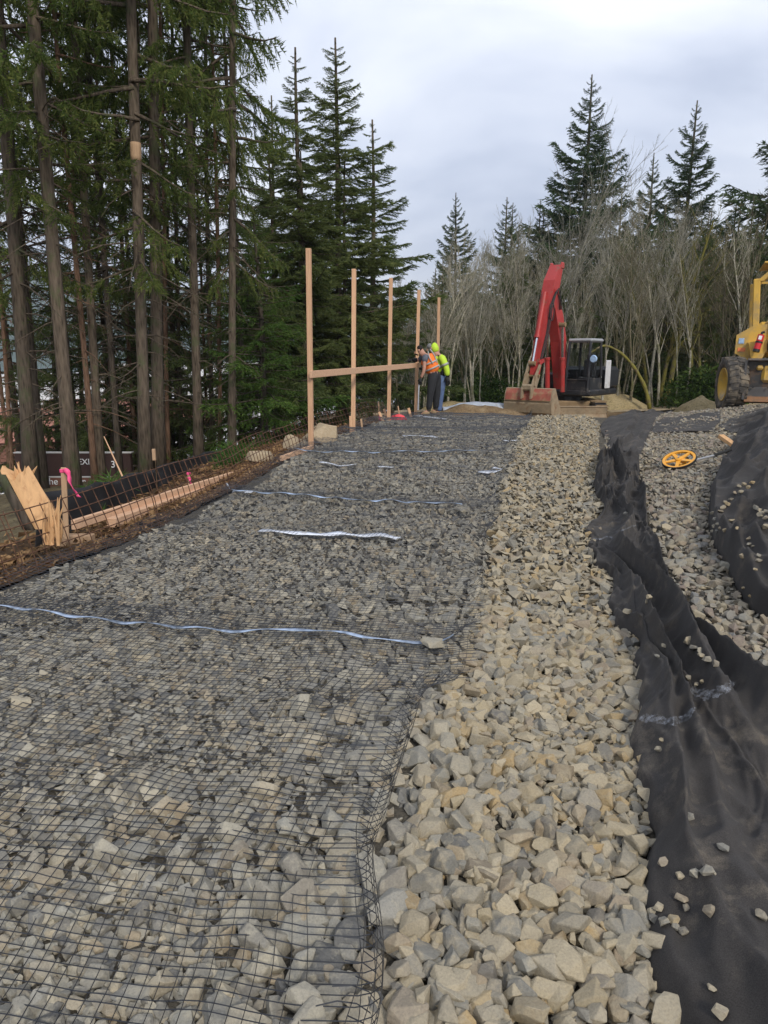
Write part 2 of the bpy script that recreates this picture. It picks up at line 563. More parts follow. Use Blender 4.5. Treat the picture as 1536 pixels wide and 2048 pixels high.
def in_poly(x, y, poly):
    poly = np.asarray(poly)
    r = np.zeros(np.shape(x), bool)
    n = len(poly)
    j = n-1
    for i in range(n):
        xi, yi = poly[i][:2]; xj, yj = poly[j][:2]
        c = ((yi > y) != (yj > y)) & (x < (xj-xi)*(y-yi)/(yj-yi+1e-12)+xi)
        r ^= c
        j = i
    return r
def resample(P, n):
    P = np.asarray(P, float)
    s = np.concatenate([[0], np.cumsum(np.linalg.norm(np.diff(P, axis=0), axis=1))])
    t = np.linspace(0, s[-1], n)
    return np.stack([np.interp(t, s, P[:, k]) for k in range(P.shape[1])], -1)
def smooth_poly(P, n, it=2):
    Q = resample(P, max(n, 4*len(P)))
    for _ in range(it*6):
        Q[1:-1] = (Q[:-2]+2*Q[1:-1]+Q[2:])/4
    return resample(Q, n)
def catmull(P, n):
    P = np.asarray(P, float)
    s = np.concatenate([[0], np.cumsum(np.linalg.norm(np.diff(P, axis=0), axis=1)+1e-6)])
    m = np.gradient(P, s, axis=0)
    t = np.linspace(0, s[-1], n)
    i = np.clip(np.searchsorted(s, t, side='right')-1, 0, len(s)-2)
    h = (s[i+1]-s[i])[:, None]; u = ((t-s[i])[:, None])/h
    return (2*u**3-3*u**2+1)*P[i] + (u**3-2*u**2+u)*h*m[i] + (-2*u**3+3*u**2)*P[i+1] + (u**3-u**2)*h*m[i+1]

def grid_axes(segs):
    out = []
    for a, b, st in segs:
        out.append(np.arange(a, b, st))
    return np.concatenate(out + [[segs[-1][1]]])
def grid_faces(nu, nv, off=0):
    i = np.arange(nv-1)[:, None]*nu + np.arange(nu-1)[None, :]
    i = i.ravel() + off
    return np.stack([i, i+1, i+nu+1, i+nu], -1)
gx = grid_axes([(-4500, -500, 400), (-500, -90, 30), (-90, -20, 4), (-20, -6, .5), (-6, 12, .2), (12, 40, 1.0), (40, 120, 8), (120, 600, 60), (600, 4500, 400)])
gy = grid_axes([(-300, -20, 40), (-20, -1, 2), (-1, 24, .2), (24, 40, .6), (40, 90, 3), (90, 160, 8), (160, 600, 60), (600, 5600, 400)])
X, Y = np.meshgrid(gx, gy)
Z = G(X, Y)
V = np.stack([X, Y, Z-0.03], -1).reshape(-1, 3)
o = link('ground', mesh_np('ground', V, grid_faces(len(gx), len(gy)), [MAT['forest_floor']], True))
tag(o, 'brown forest floor and bank falling away beside the gravel pad', kind='structure')

def patch(name, poly, step, mat, lift, label=None, bumpamp=0.0, seed=3, kind='structure'):
    poly = np.asarray(poly)[:, :2]
    x0, y0 = poly.min(0); x1, y1 = poly.max(0)
    xs = np.arange(x0, x1+step, step); ys = np.arange(y0, y1+step, step)
    X, Y = np.meshgrid(xs, ys)
    F = grid_faces(len(xs), len(ys))
    c = F.mean(1)
    V = np.stack([X, Y, G(X, Y)+lift+bumpamp*fbm(X*2, Y*2, 4, seed)], -1).reshape(-1, 3)
    cen = V[F].mean(1)
    F = F[in_poly(cen[:, 0], cen[:, 1], poly)]
    used = np.unique(F); mp = np.full(len(V), -1); mp[used] = np.arange(len(used))
    o = link(name, mesh_np(name, V[used], mp[F], [mat], True))
    return tag(o, label, kind=kind)

# ---- outlines of the regions, as world points on the terrain
ys_l = np.linspace(0.2, 18.3, 40)
L_EDGE = np.stack([x_left(ys_l), ys_l], -1)
GRID_R = hitp([(775, 2047), (795, 1880), (812, 1730), (840, 1590), (885, 1430), (925, 1312), (965, 1180), (988, 1045), (1018, 930), (1062, 842)])[:, :2]
FAB_L = hitp([(1345, 2047), (1318, 1950), (1285, 1850), (1250, 1760), (1262, 1640), (1252, 1500), (1296, 1390), (1236, 1250), (1208, 1165), (1168, 1112), (1192, 1030), (1196, 960), (1186, 905), (1192, 850)])[:, :2]
FAB_R = hitp([(1900, 1750), (1700, 1520), (1540, 1420), (1496, 1388), (1452, 1342), (1420, 1300), (1384, 1250), (1352, 1190), (1318, 1100), (1292, 1020), (1276, 955)])[:, :2]
near_l = np.array([[-3.4, 0.25]])
def cat(*a): return np.concatenate(a)
g0 = np.array([[GRID_R[0][0]+0.02, 0.2]]); f0 = np.array([[FAB_L[0][0]+0.02, 0.2]])
POLY_PATH = cat(L_EDGE, GRID_R[::-1], g0)
POLY_STRIP = cat(g0, GRID_R, np.array([[3.9, 18.4], [5.0, 18.2]]), FAB_L[::-1]+np.array([.07, 0]), f0)
FAB2_L = hitp([(1470, 878), (1420, 975), (1416, 1050), (1426, 1095), (1472, 1180), (1505, 1230), (1560, 1260), (1750, 1320)])[:, :2]
POLY_SLOPE = cat(FAB_R[2:], np.array([[FAB_L[-3][0]+.25, FAB_L[-3][1]+.6], [4.7, 14.8], [5.6, 16.3], [10.5, 16.6], [10.5, 11.0]]), FAB2_L, np.array([[FAB2_L[-1][0], FAB_R[2][1]]]))
patch('gravel_base', cat(L_EDGE + np.array([-.12, 0]), np.array([[1.2, 19.6], [4.9, 20.0]]), POLY_SLOPE[len(FAB_R)-2+3:len(FAB_R)-2+4], np.array([[11, 11], [11, 0.2]]), np.array([[-3.5, 0.2]])), 0.12, MAT['gravel_base'], 0.0, 'dark crushed bed showing between the gravel stones')

# ------------------------------------------------------------------ crushed stones
def hull_proto(n, rng, flat=0.75, bev=0.0):
    while True:
        p = rng.normal(size=(n, 3)); p /= np.linalg.norm(p, axis=1)[:, None]
        p *= rng.uniform(0.74, 1.12, (n, 1)); p = np.sign(p)*np.abs(p)**0.8; p[:, 2] *= flat
        bm = bmesh.new()
        for q in p: bm.verts.new(q)
        bmesh.ops.convex_hull(bm, input=list(bm.verts))
        bmesh.ops.delete(bm, geom=[v for v in bm.verts if not v.link_faces], context='VERTS')
        bmesh.ops.dissolve_limit(bm, angle_limit=R(16), verts=list(bm.verts), edges=list(bm.edges))
        if bev > 0:
            try: bmesh.ops.bevel(bm, geom=list(bm.edges)+list(bm.verts), offset=bev, segments=1, affect='EDGES', clamp_overlap=True)
            except Exception: pass
        bmesh.ops.triangulate(bm, faces=list(bm.faces))
        bm.verts.index_update()
        V = np.array([v.co[:] for v in bm.verts]); F = np.array([[v.index for v in f.verts] for f in bm.faces])
        bm.free()
        if len(F) >= 8: return V, F
prng = np.random.default_rng(5)
LOD0 = [hull_proto(19, prng, prng.uniform(.6, .95), .035) for _ in range(16)]
LOD1 = [hull_proto(13, prng, prng.uniform(.6, .95)) for _ in range(14)]
LOD2 = [hull_proto(7, prng, prng.uniform(.65, .95)) for _ in range(10)]
def rot_mats(n, rng, tilt=0.5):
    """random yaw, then a tilt about a random level axis"""
    a = rng.uniform(0, 2*np.pi, n); b = rng.normal(0, tilt, n); c = rng.uniform(0, 2*np.pi, n)
    ca, sa = np.cos(a), np.sin(a)
    Rz = np.zeros((n, 3, 3)); Rz[:, 0, 0] = ca; Rz[:, 0, 1] = -sa; Rz[:, 1, 0] = sa; Rz[:, 1, 1] = ca; Rz[:, 2, 2] = 1
    k = np.stack([np.cos(c), np.sin(c), np.zeros(n)], -1)
    K = np.zeros((n, 3, 3)); K[:, 0, 2] = k[:, 1]; K[:, 1, 2] = -k[:, 0]; K[:, 2, 0] = -k[:, 1]; K[:, 2, 1] = k[:, 0]
    Rt = np.eye(3)[None] + np.sin(b)[:, None, None]*K + (1-np.cos(b))[:, None, None]*(K@K)
    return Rt @ Rz
def pixsize(P, s):
    px, py, d = project(P)
    return s*FPX/np.maximum(d, .3)*((px > -20) & (px < 1556) & (py < 2068) & (d > 0.3))

class Stones:
    def __init__(s): s.C = []; s.S = []
    def add(s, C, S):
        s.C.append(C); s.S.append(S)
def scatter(poly, sizef, pack, rng, layers=((0, 1.0),), cover=None, keep=None):
    """stones of size sizef(x, y) on a jittered grid inside poly; returns centres (on terrain) and sizes"""
    x0, y0 = poly.min(0); x1, y1 = poly.max(0)
    Cs, Ss = [], []
    y = max(y0, .75)
    while y < y1:
        # rows of blocks so that the spacing can follow the size field
        yb = min(y+0.5, y1)
        xb = x0
        while xb < x1:
            xc, yc = xb+.25, (y+yb)/2
            s0 = float(sizef(np.array([xc]), np.array([yc]))[0])
            for dz, fr in layers:
                if dz < 0 and y > 4.5: continue
                st = s0*pack/fr
                nx = max(1, int(round(.5/st))); ny = max(1, int(round((yb-y)/st)))
                X, Yy = np.meshgrid((np.arange(nx)+.5)*.5/nx, (np.arange(ny)+.5)*(yb-y)/ny)
                X = X.ravel()+xb+rng.uniform(-.45, .45, nx*ny)*.5/nx; Yy = Yy.ravel()+y+rng.uniform(-.45, .45, nx*ny)*(yb-y)/ny
                m = in_poly(X, Yy, poly)
                if keep is not None: m &= keep(X, Yy)
                X, Yy = X[m], Yy[m]
                S = s0*np.exp(rng.normal(-.08, .40, len(X)))
                S = np.clip(S, s0*.45, s0*1.75)
                Cs.append(np.stack([X, Yy, G(X, Yy)+S*rng.uniform(.02, .30, len(X))+dz*s0], -1)); Ss.append(S)
            xb += .5
        y += .5
    return np.concatenate(Cs), np.concatenate(Ss)
HX0, HX1, HY0, HY1, HS = -4.2, 5.6, 0.5, 20.0, 0.02
HM = None
def build_stones(parent, C, S, mat, rng, stuff_name):
    """300 largest in view as objects of their own, the rest joined"""
    n = len(C)
    elong = rng.uniform(.55, 1.0, n); flat = rng.uniform(.55, 1.05, n)
    RM = rot_mats(n, rng, 0.55)
    D = np.linalg.norm(C-np.array([0, 0, CAM_H]), axis=1)
    pix = pixsize(C, S)
    big = np.argsort(-pix)[:300]
    isbig = np.zeros(n, bool); isbig[big] = True
    lod = np.where(D < 2.4, 0, np.where(D < 4.2, 1, 2))
    lod = np.where((D > 2.6) & (C[:, 2] < G(C[:, 0], C[:, 1])+.02*S), 2, lod)
    Vs, Fs = [], []; off = 0
    for L, protos in enumerate((LOD0, LOD1, LOD2)):
        pick = rng.integers(0, len(protos), n)
        for k, (PV, PF) in enumerate(protos):
            idx = np.where((lod == L) & (pick == k) & ~isbig)[0]
            if not len(idx): continue
            sc = np.stack([S[idx]*.58, S[idx]*.58*elong[idx], S[idx]*.58*flat[idx]], -1)
            W = PV[None]*sc[:, None, :]
            W = np.einsum('nij,nvj->nvi', RM[idx], W) + C[idx][:, None, :]
            Vs.append(W.reshape(-1, 3))
            Fs.append((PF[None]+(np.arange(len(idx))*len(PV))[:, None, None]).reshape(-1, 3)+off)
            off += len(idx)*len(PV)
    me = mesh_np(stuff_name, np.concatenate(Vs), np.concatenate(Fs), [mat])
    o = link(stuff_name, me, parent); tag(o, kind='stuff')
    meshes = [mesh_np('stone', PV*.58, PF, [mat]) for PV, PF in LOD0]
    for i in big:
        o = bpy.data.objects.new('stone', meshes[int(rng.integers(0, len(meshes)))])
        o.matrix_world = Matrix.Translation(Vector(C[i])) @ Matrix(RM[i].tolist()).to_4x4() @ Matrix.Diagonal((S[i], S[i]*elong[i], S[i]*flat[i], 1))
        COL.objects.link(o); o.parent = parent
    return Vs
def stamp(C, S, H):
    """raise a height map to the tops of the stones"""
    r = S*.5
    for (x, y, z), q in zip(C, r):
        i0 = int((x-q-HX0)/HS); i1 = int((x+q-HX0)/HS)+1; j0 = int((y-q-HY0)/HS); j1 = int((y+q-HY0)/HS)+1
        if i0 < 0 or j0 < 0 or i1 >= H.shape[1] or j1 >= H.shape[0]: continue
        t = z+q*.62
        sub = H[j0:j1, i0:i1]
        np.maximum(sub, t, out=sub)
def blur(H, k):
    for ax in (0, 1):
        c = np.cumsum(np.concatenate([np.repeat(H.take([0], ax), k+1, ax), H, np.repeat(H.take([-1], ax), k, ax)], ax), axis=ax)
        n = H.shape[ax]
        H = (c.take(range(2*k+1, 2*k+1+n), ax)-c.take(range(0, n), ax))/(2*k+1)
    return H

def size_path(x, y):
    px, py, d = project(np.stack([x, y, G(x, y)], -1))
    s = 0.046 + 0.014*smooth01((y-6)/5) + 0.008*np.exp(-((px-640)/230)**2)*smooth01((py-1350)/400) + 0.016*np.exp(-((px-800)/260)**2)*smooth01((py-1100)/200)
    return s*(1+.25*vnoise(x*1.5, y*1.5, 31))
def size_strip(x, y):
    return 0.056 + 0.005*smooth01((2.0-y)/1.0) + 0.009*vnoise(x*1.3, y*1.3, 41) - .004*smooth01((y-6)/6)
def size_slope(x, y):
    return 0.050 + 0.009*vnoise(x*1.1, y*1.1, 51)
srng = np.random.default_rng(21)
not_under = None
C1, S1 = scatter(POLY_PATH, size_path, .72, srng, layers=((0, 1.0), (-.42, 1.1)),  keep=lambda x, y: x > x_left(y)+.04+.10*vnoise(y*2.1, y*0+3, 8))
C2, S2 = scatter(POLY_STRIP, size_strip, .72, srng, layers=((0.05, 1.0), (-.25, 1.15)))
C2[:, 2] += 0.015
C3, S3 = scatter(POLY_SLOPE, size_slope, .76, srng)
path = empty('gravel_path'); tag(path, 'grey crushed stone path under the black plastic grid', kind='structure')
strip = empty('gravel_strip'); tag(strip, 'bare strip of larger tan broken stone between grid and black fabric', kind='structure')
slope = empty('gravel_slope'); tag(slope, 'sloping bed of mixed gravel between the two black fabrics', kind='structure')
build_stones(path, C1, S1, MAT['stone_grey'], srng, 'gravel')
build_stones(strip, C2, S2, MAT['stone_tan'], srng, 'gravel')
build_stones(slope, C3, S3, MAT['stone_mixed'], srng, 'gravel')

# ------------------------------------------------------------------ draped height map
hx = np.arange(HX0, HX1, HS); hy = np.arange(HY0, HY1, HS)
HXX, HYY = np.meshgrid(hx, hy)
H0 = G(HXX, HYY)
H = H0.copy()
stamp(np.concatenate([C1, C2]), np.concatenate([S1, S2]), H)
DR = blur(blur(H, 3), 3)*.5 + np.maximum(blur(H, 2), H-.012)*.5
def hm(A, x, y):
    fx = np.clip((np.asarray(x)-HX0)/HS, 0, A.shape[1]-1.001); fy = np.clip((np.asarray(y)-HY0)/HS, 0, A.shape[0]-1.001)
    i = fx.astype(int); j = fy.astype(int); u = fx-i; v = fy-j
    return (A[j, i]*(1-u)+A[j, i+1]*u)*(1-v)+(A[j+1, i]*(1-u)+A[j+1, i+1]*u)*v

# ------------------------------------------------------------------ plastic grids (each unrolled sheet is one thing)
gr_y = GRID_R[:, 1]; gr_x = GRID_R[:, 0]
def x_right(y): return np.interp(y, np.concatenate([[0], gr_y, [30]]), np.concatenate([[gr_x[0]-.0], gr_x, [gr_x[-1]+3]]))
def grid_pos(u, v, sheet):
    """u 0..1 across (left..right), v metres along -> world points on the stones"""
    y0, y1, lift, skew, seed = sheet
    yy = v + skew*(u-.5)*2.0
    xl = x_left(yy)-.10; xr = x_right(yy) + .05*vnoise(yy*2.3, yy*0+seed, 77)
    x = xl + (xr-xl)*u
    z = hm(DR, x, yy) + lift + .008 + .018*np.clip(fbm(x*2.2, yy*2.2, 3, seed), -.4, 1)
    # the far left rides up the wire facing, the cut right edge curls in places
    left = np.clip((x_left(yy)+.16-x)/.26, 0, 1)
    z = z + .10*left**1.5
    amp = np.clip(vnoise(yy*1.6, yy*0+5, seed+3)*.8+.1, 0, 1) + .95*np.exp(-((yy-1.75)/.55)**2)
    amp = np.clip(amp, 0.02, 1)
    tt = np.clip((u-.93)/.07, 0, 1.3)
    th = tt*2.7*amp
    xr = xr + .10*amp; ln = .07*(xr-xl)
    x = np.where(u > .93, xl+(xr-xl)*.93 + ln/(2.7*amp)*np.sin(th), x)
    z = z + np.where(u > .93, ln/(2.7*amp)*(1-np.cos(th)), 0)
    ed = np.clip(1-(v-y0)/.25, 0, 1)
    z = z + .012*ed
    return np.stack([x, yy, z], -1)
def ribbon_strips(P, w, h, side):
    """P (m,k,3): m polylines of k points -> three-sided bars (rib cross-section w wide, h high)"""
    m, k, _ = P.shape
    up = np.array([0, 0, h])
    a = P - side*w/2; b = P + side*w/2; c = P + up
    V = np.stack([a, b, c], 2)                       # m,k,3,3
    idx = (np.arange(m)[:, None]*k + np.arange(k-1)[None, :])*3
    idx = idx.ravel()
    F = []
    for s, t in ((0, 1), (1, 2), (2, 0)):
        F.append(np.stack([idx+s, idx+t, idx+3+t, idx+3+s], -1))
    return V.reshape(-1, 3), np.concatenate(F)
def make_grid(y0, y1, lift, skew, seed, label, pu, pv, dens, w, tape=None, edge_h=.006):
    t = thing('geogrid', label, 'plastic grid', group='black plastic grid sheets on the path')
    sh = (y0, y1, lift, skew, seed)
    wid = float(x_right((y0+y1)/2)-x_left((y0+y1)/2))
    nu = int(wid/pu); nv = int((y1-y0)/pv)
    us = np.linspace(0, 1, nu+1); vs_ = np.linspace(y0, y1, nv+1)
    # ribs across
    k = nu*dens+1
    U, Vv = np.meshgrid(np.linspace(0, 1, k), vs_)
    jag = RNG.uniform(-.006, .006, (len(vs_), 1))
    over = RNG.uniform(-.004, .022, (len(vs_), 1))
    U = U*(1+over)
    P = grid_pos(U, Vv + jag + .010*vnoise(U*9, Vv*3, seed+40), sh)
    V1, F1 = ribbon_strips(P, w, edge_h, np.array([0, 1.0, 0]))
    # ribs along
    k = nv*dens+1
    Vv, U = np.meshgrid(np.linspace(y0, y1, k), us)
    P = grid_pos(U + .0025*vnoise(U*40, Vv*2, seed+41), Vv, sh)
    V2, F2 = ribbon_strips(P, w*.8, edge_h, np.array([1.0, 0, 0]))
    me = mesh_np('ribs', np.concatenate([V1, V2]), np.concatenate([F1, F2+len(V1)]), [MAT['grid_black']])
    link('ribs', me, t)
    for (ua, ub, va, name, mat, tw) in (tape or []):
        uu = np.linspace(ua, ub, 120)
        P = grid_pos(uu, np.full(120, va)+.035*vnoise(uu*7, uu*0+seed, 91)*1.0, sh)
        P[:, 2] += .012
        a = P.copy(); b = P.copy(); a[:, 1] -= tw/2; b[:, 1] += tw/2
        a[:, 2] += .006*np.sin(uu*60); lo = np.array([0, 0, -.004])
        Vt = np.concatenate([a, b, a+lo, b+lo]); n = 120
        i = np.arange(n-1)
        Ft = np.concatenate([np.stack([i, i+1, i+1+n, i+n], -1), np.stack([i+2*n, i+3*n, i+3*n+1, i+2*n+1], -1), np.stack([i, i+2*n, i+2*n+1, i+1], -1), np.stack([i+n, i+n+1, i+3*n+1, i+3*n], -1)])
        link(name, mesh_np(name, Vt, Ft, [mat], True), t)
    return t
def ground_y(px, py): return float(hit(px, py)[1])
def edge_line(p, q):
    a, b = ground_y(*p), ground_y(*q)
    return (a+b)/2, (b-a)/2
y_a, sk_a = edge_line((0, 1232), (872, 1322)); y_b, sk_b = edge_line((492, 998), (930, 1030)); y_c = ground_y(830, 918); y_d = ground_y(850, 868)
make_grid(.85, y_a+.30, .0, sk_a, 1, 'nearest black plastic grid sheet, lying over big broken stones at the bottom of the photo', .036, .032, 1, .0027, edge_h=.0026)
make_grid(y_a, y_b+.45, .012, sk_a, 2, 'black plastic grid sheet edged with a long pale blue strip', .036, .036, 1, .0024, edge_h=.002, tape=[(0, .97, y_a+.012, 'edge_strip', MAT['tape_blue'], .020)])
make_grid(y_b, y_c+.5, .024, sk_b, 3, 'black plastic grid sheet whose near edge has a thin white strip beside the wedge stone', .045, .045, 1, .003, edge_h=.002, tape=[(.06, .9, y_b+.01, 'edge_strip', MAT['tape_blue'], .03)])
make_grid(y_c, y_d+.6, .036, .0, 4, 'black plastic grid sheet starting level with the nearest wooden post', .055, .055, 1, .0045, edge_h=.003, tape=[(0.03, .85, y_c+.01, 'edge_strip', MAT['tape_blue'], .03)])
make_grid(y_d, 17.2, .048, .0, 5, 'farthest black plastic grid sheet, under the feet of the two workers', .07, .07, 1, .006, edge_h=.004)

# loose white tapes and scraps on the grid
def tape_strip(pix, w, label, mat='tape_white', name='white_strip', group=None, lift=.05, n=40):
    P = hitp(pix)[:, :2]
    C = catmull(P, n)
    T = np.gradient(C, axis=0); T /= np.linalg.norm(T, axis=1)[:, None]
    N = np.stack([-T[:, 1], T[:, 0]], -1)
    ww = w*(1+.15*vnoise(np.arange(n)*.4, np.zeros(n), 3))
    pts = []
    for s in (-.5, .5):
        q = C + N*s*ww[:, None]
        z = np.where(q[:, 0] < x_right(q[:, 1])+.6, hm(DR, q[:, 0], q[:, 1]), G(q[:, 0], q[:, 1])+.05)+lift-.03+.004*np.sin(np.arange(n)*.6+s*2)
        pts.append(np.concatenate([q, z[:, None]], 1))
    a, b = pts
    lo = np.array([0, 0, -.006])
    Vt = np.concatenate([a, b, a+lo, b+lo]); i = np.arange(n-1)
    Ft = np.concatenate([np.stack([i, i+1, i+1+n, i+n], -1), np.stack([i+2*n, i+3*n, i+3*n+1, i+2*n+1], -1), np.stack([i, i+2*n, i+2*n+1, i+1], -1), np.stack([i+n, i+n+1, i+3*n+1, i+3*n], -1), np.array([[0, n, 3*n, 2*n], [n-1, 3*n-1, 4*n-1, 2*n-1]])])
    o = link(name, mesh_np(name, Vt, Ft, [MAT[mat]], True))
    return tag(o, label, 'strip', group)
GW = 'white strips and scraps on the grid'
tape_strip([(520, 1072), (600, 1078), (680, 1081), (760, 1084), (797, 1091)], .075, 'longest white strip, lying across the middle of the grid path', group=GW)
tape_strip([(640, 933), (662, 936), (690, 941), (712, 938)], .05, 'crooked white strip on the grid right of the lumber boards', group=GW, n=16)
tape_strip([(757, 943), (770, 942), (786, 943)], .06, 'short white scrap in the middle of the grid path', group=GW, n=10)
tape_strip([(966, 954), (982, 949), (996, 951)], .16, 'crumpled white scrap at the right edge of the grid, nearest of its cluster', group=GW, n=10)
tape_strip([(985, 944), (1003, 946)], .05, 'thin white scrap just behind the crumpled one at the right grid edge', group=GW, n=8)
tape_strip([(1010, 889), (1020, 887), (1031, 888)], .12, 'white scrap near the right grid edge beyond the cut corner', group=GW, n=10)
tape_strip([(806, 880), (840, 878), (872, 883)], .09, 'faint white strip on the grid between the workers and the nearest post', group=GW, n=14)
tape_strip([(800, 835), (835, 838), (855, 843), (892, 843)], .11, 'white strap at the feet of the worker in the orange vest', name='white_strap', group=GW, n=20)
tape_strip([(785, 842), (795, 838), (806, 834)], .10, 'yellow green strap beside the red bag', mat='strap_lime', name='lime_strap', n=10)
tape_strip([(452, 968), (465, 983), (482, 994), (500, 996)], .02, 'thin curved white cord at the left end of a grid sheet', name='cord', group=GW, n=16)
tape_strip([(491, 995), (505, 996)], .07, 'small white tag at the end of the curved cord', name='white_tag', group=GW, n=6)

# ------------------------------------------------------------------ black fabric sheets
def sheet_mesh(Lp, Rp, nu, nv, hfun, thick=.006):
    A = resample(Lp, nv); B = resample(Rp, nv)
    u = np.linspace(0, 1, nu)[None, :, None]
    P = A[:, None, :]*(1-u)+B[:, None, :]*u
    sv = np.concatenate([[0], np.cumsum(np.linalg.norm(np.diff((A+B)/2, axis=0), axis=1))])
    UU = np.broadcast_to(u[..., 0], (nv, nu)); SS = np.broadcast_to(sv[:, None], (nv, nu))
    wid = np.linalg.norm(B-A, axis=1)[:, None]
    dx, z = hfun(UU, SS, wid, P[..., 0], P[..., 1])
    dirx = (B-A)/(np.linalg.norm(B-A, axis=1)[:, None]+1e-9)
    x = P[..., 0]+dirx[:, None, 0]*dx; y = P[..., 1]+dirx[:, None, 1]*dx
    top = np.stack([x, y, G(x, y)+z], -1).reshape(-1, 3)
    return top, grid_faces(nu, nv)
def sheet(name, label, Lp, Rp, nu, nv, hfun, cat='fabric', mat='geotextile'):
    V, F = sheet_mesh(Lp, Rp, nu, nv, hfun)
    me = mesh_np(name, V, F, [MAT[mat]], True)
    o = link(name, me)
    md = o.modifiers.new('thickness', 'SOLIDIFY'); md.thickness = .007; md.offset = -1
    return tag(o, label, cat)
def fold(u, c, w, h, over=0.0):
    """one rounded pleat at u=c"""
    d = (u-c)/w
    return h*np.exp(-d*d*(1+over*np.sign(d)))
def pleat(u, c, w, h):
    """a pleat with a steep right face and a long left face"""
    d = (u-c)/w
    return h*np.where(d < 0, np.exp(-(d*.65)**2), np.exp(-(d*2.2)**2))
def creases(a, b, seed, sharp=2.6):
    """a web of sharp ridges (0..1): ridged noise with bent coordinates"""
    q = 1-np.abs(fbm(a+.9*vnoise(a*.7, b*.7, seed+1), b+.9*vnoise(a*.6+9, b*.6, seed+2), 3, seed))*sharp
    return np.clip(q, 0, 1)**1.6
def ridge(U, c, w, h, k=1.3):
    """a tight pleat: a sharp crest that falls away in a curve on both sides, steeper on the right"""
    d = (U-c)/w
    return h*np.where(d < 0, np.exp(-np.abs(d*.8)**k), np.exp(-np.abs(d*2.0)**k))
def h_main(U, S, W, x, y):
    um = U*W
    v1 = lambda f, o, sd: vnoise(S*f, S*0+o, sd)
    z = .03 + 0*U
    # long pleats that wander along the sheet and fade in and out
    for c, w, h, f, sd in ((.10, .035, .06, 1.1, 60), (.21, .05, .08, .7, 61), (.33, .07, .12, .5, 62), (.46, .04, .07, .9, 63), (.57, .08, .14, .45, 64), (.69, .035, .07, .8, 65), (.80, .06, .11, .6, 66), (.92, .035, .07, 1.0, 67)):
        h = h*1.35; cc = c + .07*v1(f, sd, sd) + .02*v1(f*3.1, sd+3, sd)
        z = z + ridge(U, cc, w, h)*np.clip(.55+.75*v1(f*1.3, sd+9, sd+20), 0, 1.2)
    # gathers: narrow wrinkles that run mostly along the sheet, stronger at the left hem
    hem = np.clip(1-U*3.2, 0, 1)
    z = z + (.020+.045*hem)*creases(um*7+S*1.6, S*.75, 72, 2.0)*np.clip(vnoise(S*.9, um*1.5, 73)+.55, 0, 1)
    z = z + .03*np.clip(vnoise(S*.8+4, um*1.2, 75)+.1, 0, 1)*creases(um*3.0-S*1.3, S*1.2+um*.8, 74, 2.2)
    z = z + .022*creases(um*3.2+S*.6, S*1.3-um*.5, 110, 4.5) + .014*creases(um*7-S, S*3.1, 112, 4.5) + .010*fbm(um*6, S*4, 3, 76) + .003*fbm(um*40, S*30, 2, 78)
    far = smooth01((S-5.0)/2.0)
    z = z + far*(.09*creases(um*5+S*.8, S*1.6-um, 77, 2.2) + .12*np.exp(-((S-8.6)/.35)**2))
    near = smooth01((2.0-S)/1.0)
    z = z*(1-.55*near) + near*(.075*creases(um*1.5+S*.9, S*1.1-um*.9, 90, 1.9) + .035*creases(um*3.5-S, S*2.4+um, 93, 2.0) + .03*fbm(um*1.7, S*1.7, 2, 92))
    edge = np.minimum(U, 1-U)
    z = z*smooth01(edge/.05+.12)+.012
    dx = .05*np.sin(S*3.1+U*6)*(1-np.abs(2*U-1)) + .11*(1-np.clip(U*5, 0, 1))*fbm(S*2.5, U*0, 3, 79) + .06*np.clip(U*5-4, 0, 1)*fbm(S*2.1, U*0+4, 3, 80)
    return dx, z
fl = cat(f0, FAB_L[:-2], hitp([(1200, 920)])[:, :2]); fr = cat(np.array([[FAB_R[0][0]+.8, .2]]), FAB_R, hitp([(1266, 918)])[:, :2])
sheet('fabric_sheet', 'long crumpled black fabric sheet running along the right edge of the tan stone strip', fl, fr, 100, 640, h_main)

def h_heap(U, S, W, x, y):
    um = U*W
    z = .02 + .34*smooth01(um/.75)*(.7+.3*vnoise(x*.9, y*.9, 81)) + .10*smooth01((um-1)/2)
    n1 = .12*vnoise(S*.6, S*0+2, 82)
    for c, w, h in ((.12, .05, .10), (.24, .05, .13), (.36, .06, .10), (.52, .06, .14), (.7, .07, .12), (.88, .06, .1)):
        z = z + ridge(U, c+n1+.05*vnoise(S*1.5, S*0+c*50, 83), w, h*1.3)*(.55+.45*vnoise(S*1.1, S*0+c*31, 84))
    z = z + .17*creases(um*2.0+S*.5, S*.45-um*.3, 85, 2.0) + .05*creases(um*4.5+S, S*1.1+um, 87, 2.0)*np.clip(vnoise(x*1.2, y*1.2, 89)+.4, 0, 1) + .015*fbm(um*4, S*4, 3, 86) + .006*fbm(um*35, S*30, 2, 88)
    z = z*smooth01(U/.03+.1)
    dx = .10*np.sin(S*2.3+U*9)*U*(1-U)*2
    return dx, z
f2r = hitp([(1760, 872), (1800, 940), (1820, 1000), (1840, 1050), (1860, 1110), (1880, 1170), (1900, 1230), (1930, 1300)])[:, :2]
sheet('fabric_sheet', 'big heaped black fabric sheet at the right edge of the photo beside the gravel slope', FAB2_L[::-1], f2r[::-1], 130, 260, h_heap)
def h_far(U, S, W, x, y):
    rid = 1-np.abs(fbm(x*2.1+y*.8, y*1.4, 3, 95))*2.2
    z = .03+.16*creases(x*1.6+y*.8, y*1.1, 94)*smooth01(U*4)+.05*fbm(x*3, y*3, 3, 96)*smooth01(U*3) + .16*smooth01((U-.18)/.3)
    return .05*np.sin(S*5+U*7), np.maximum(z, -.01)
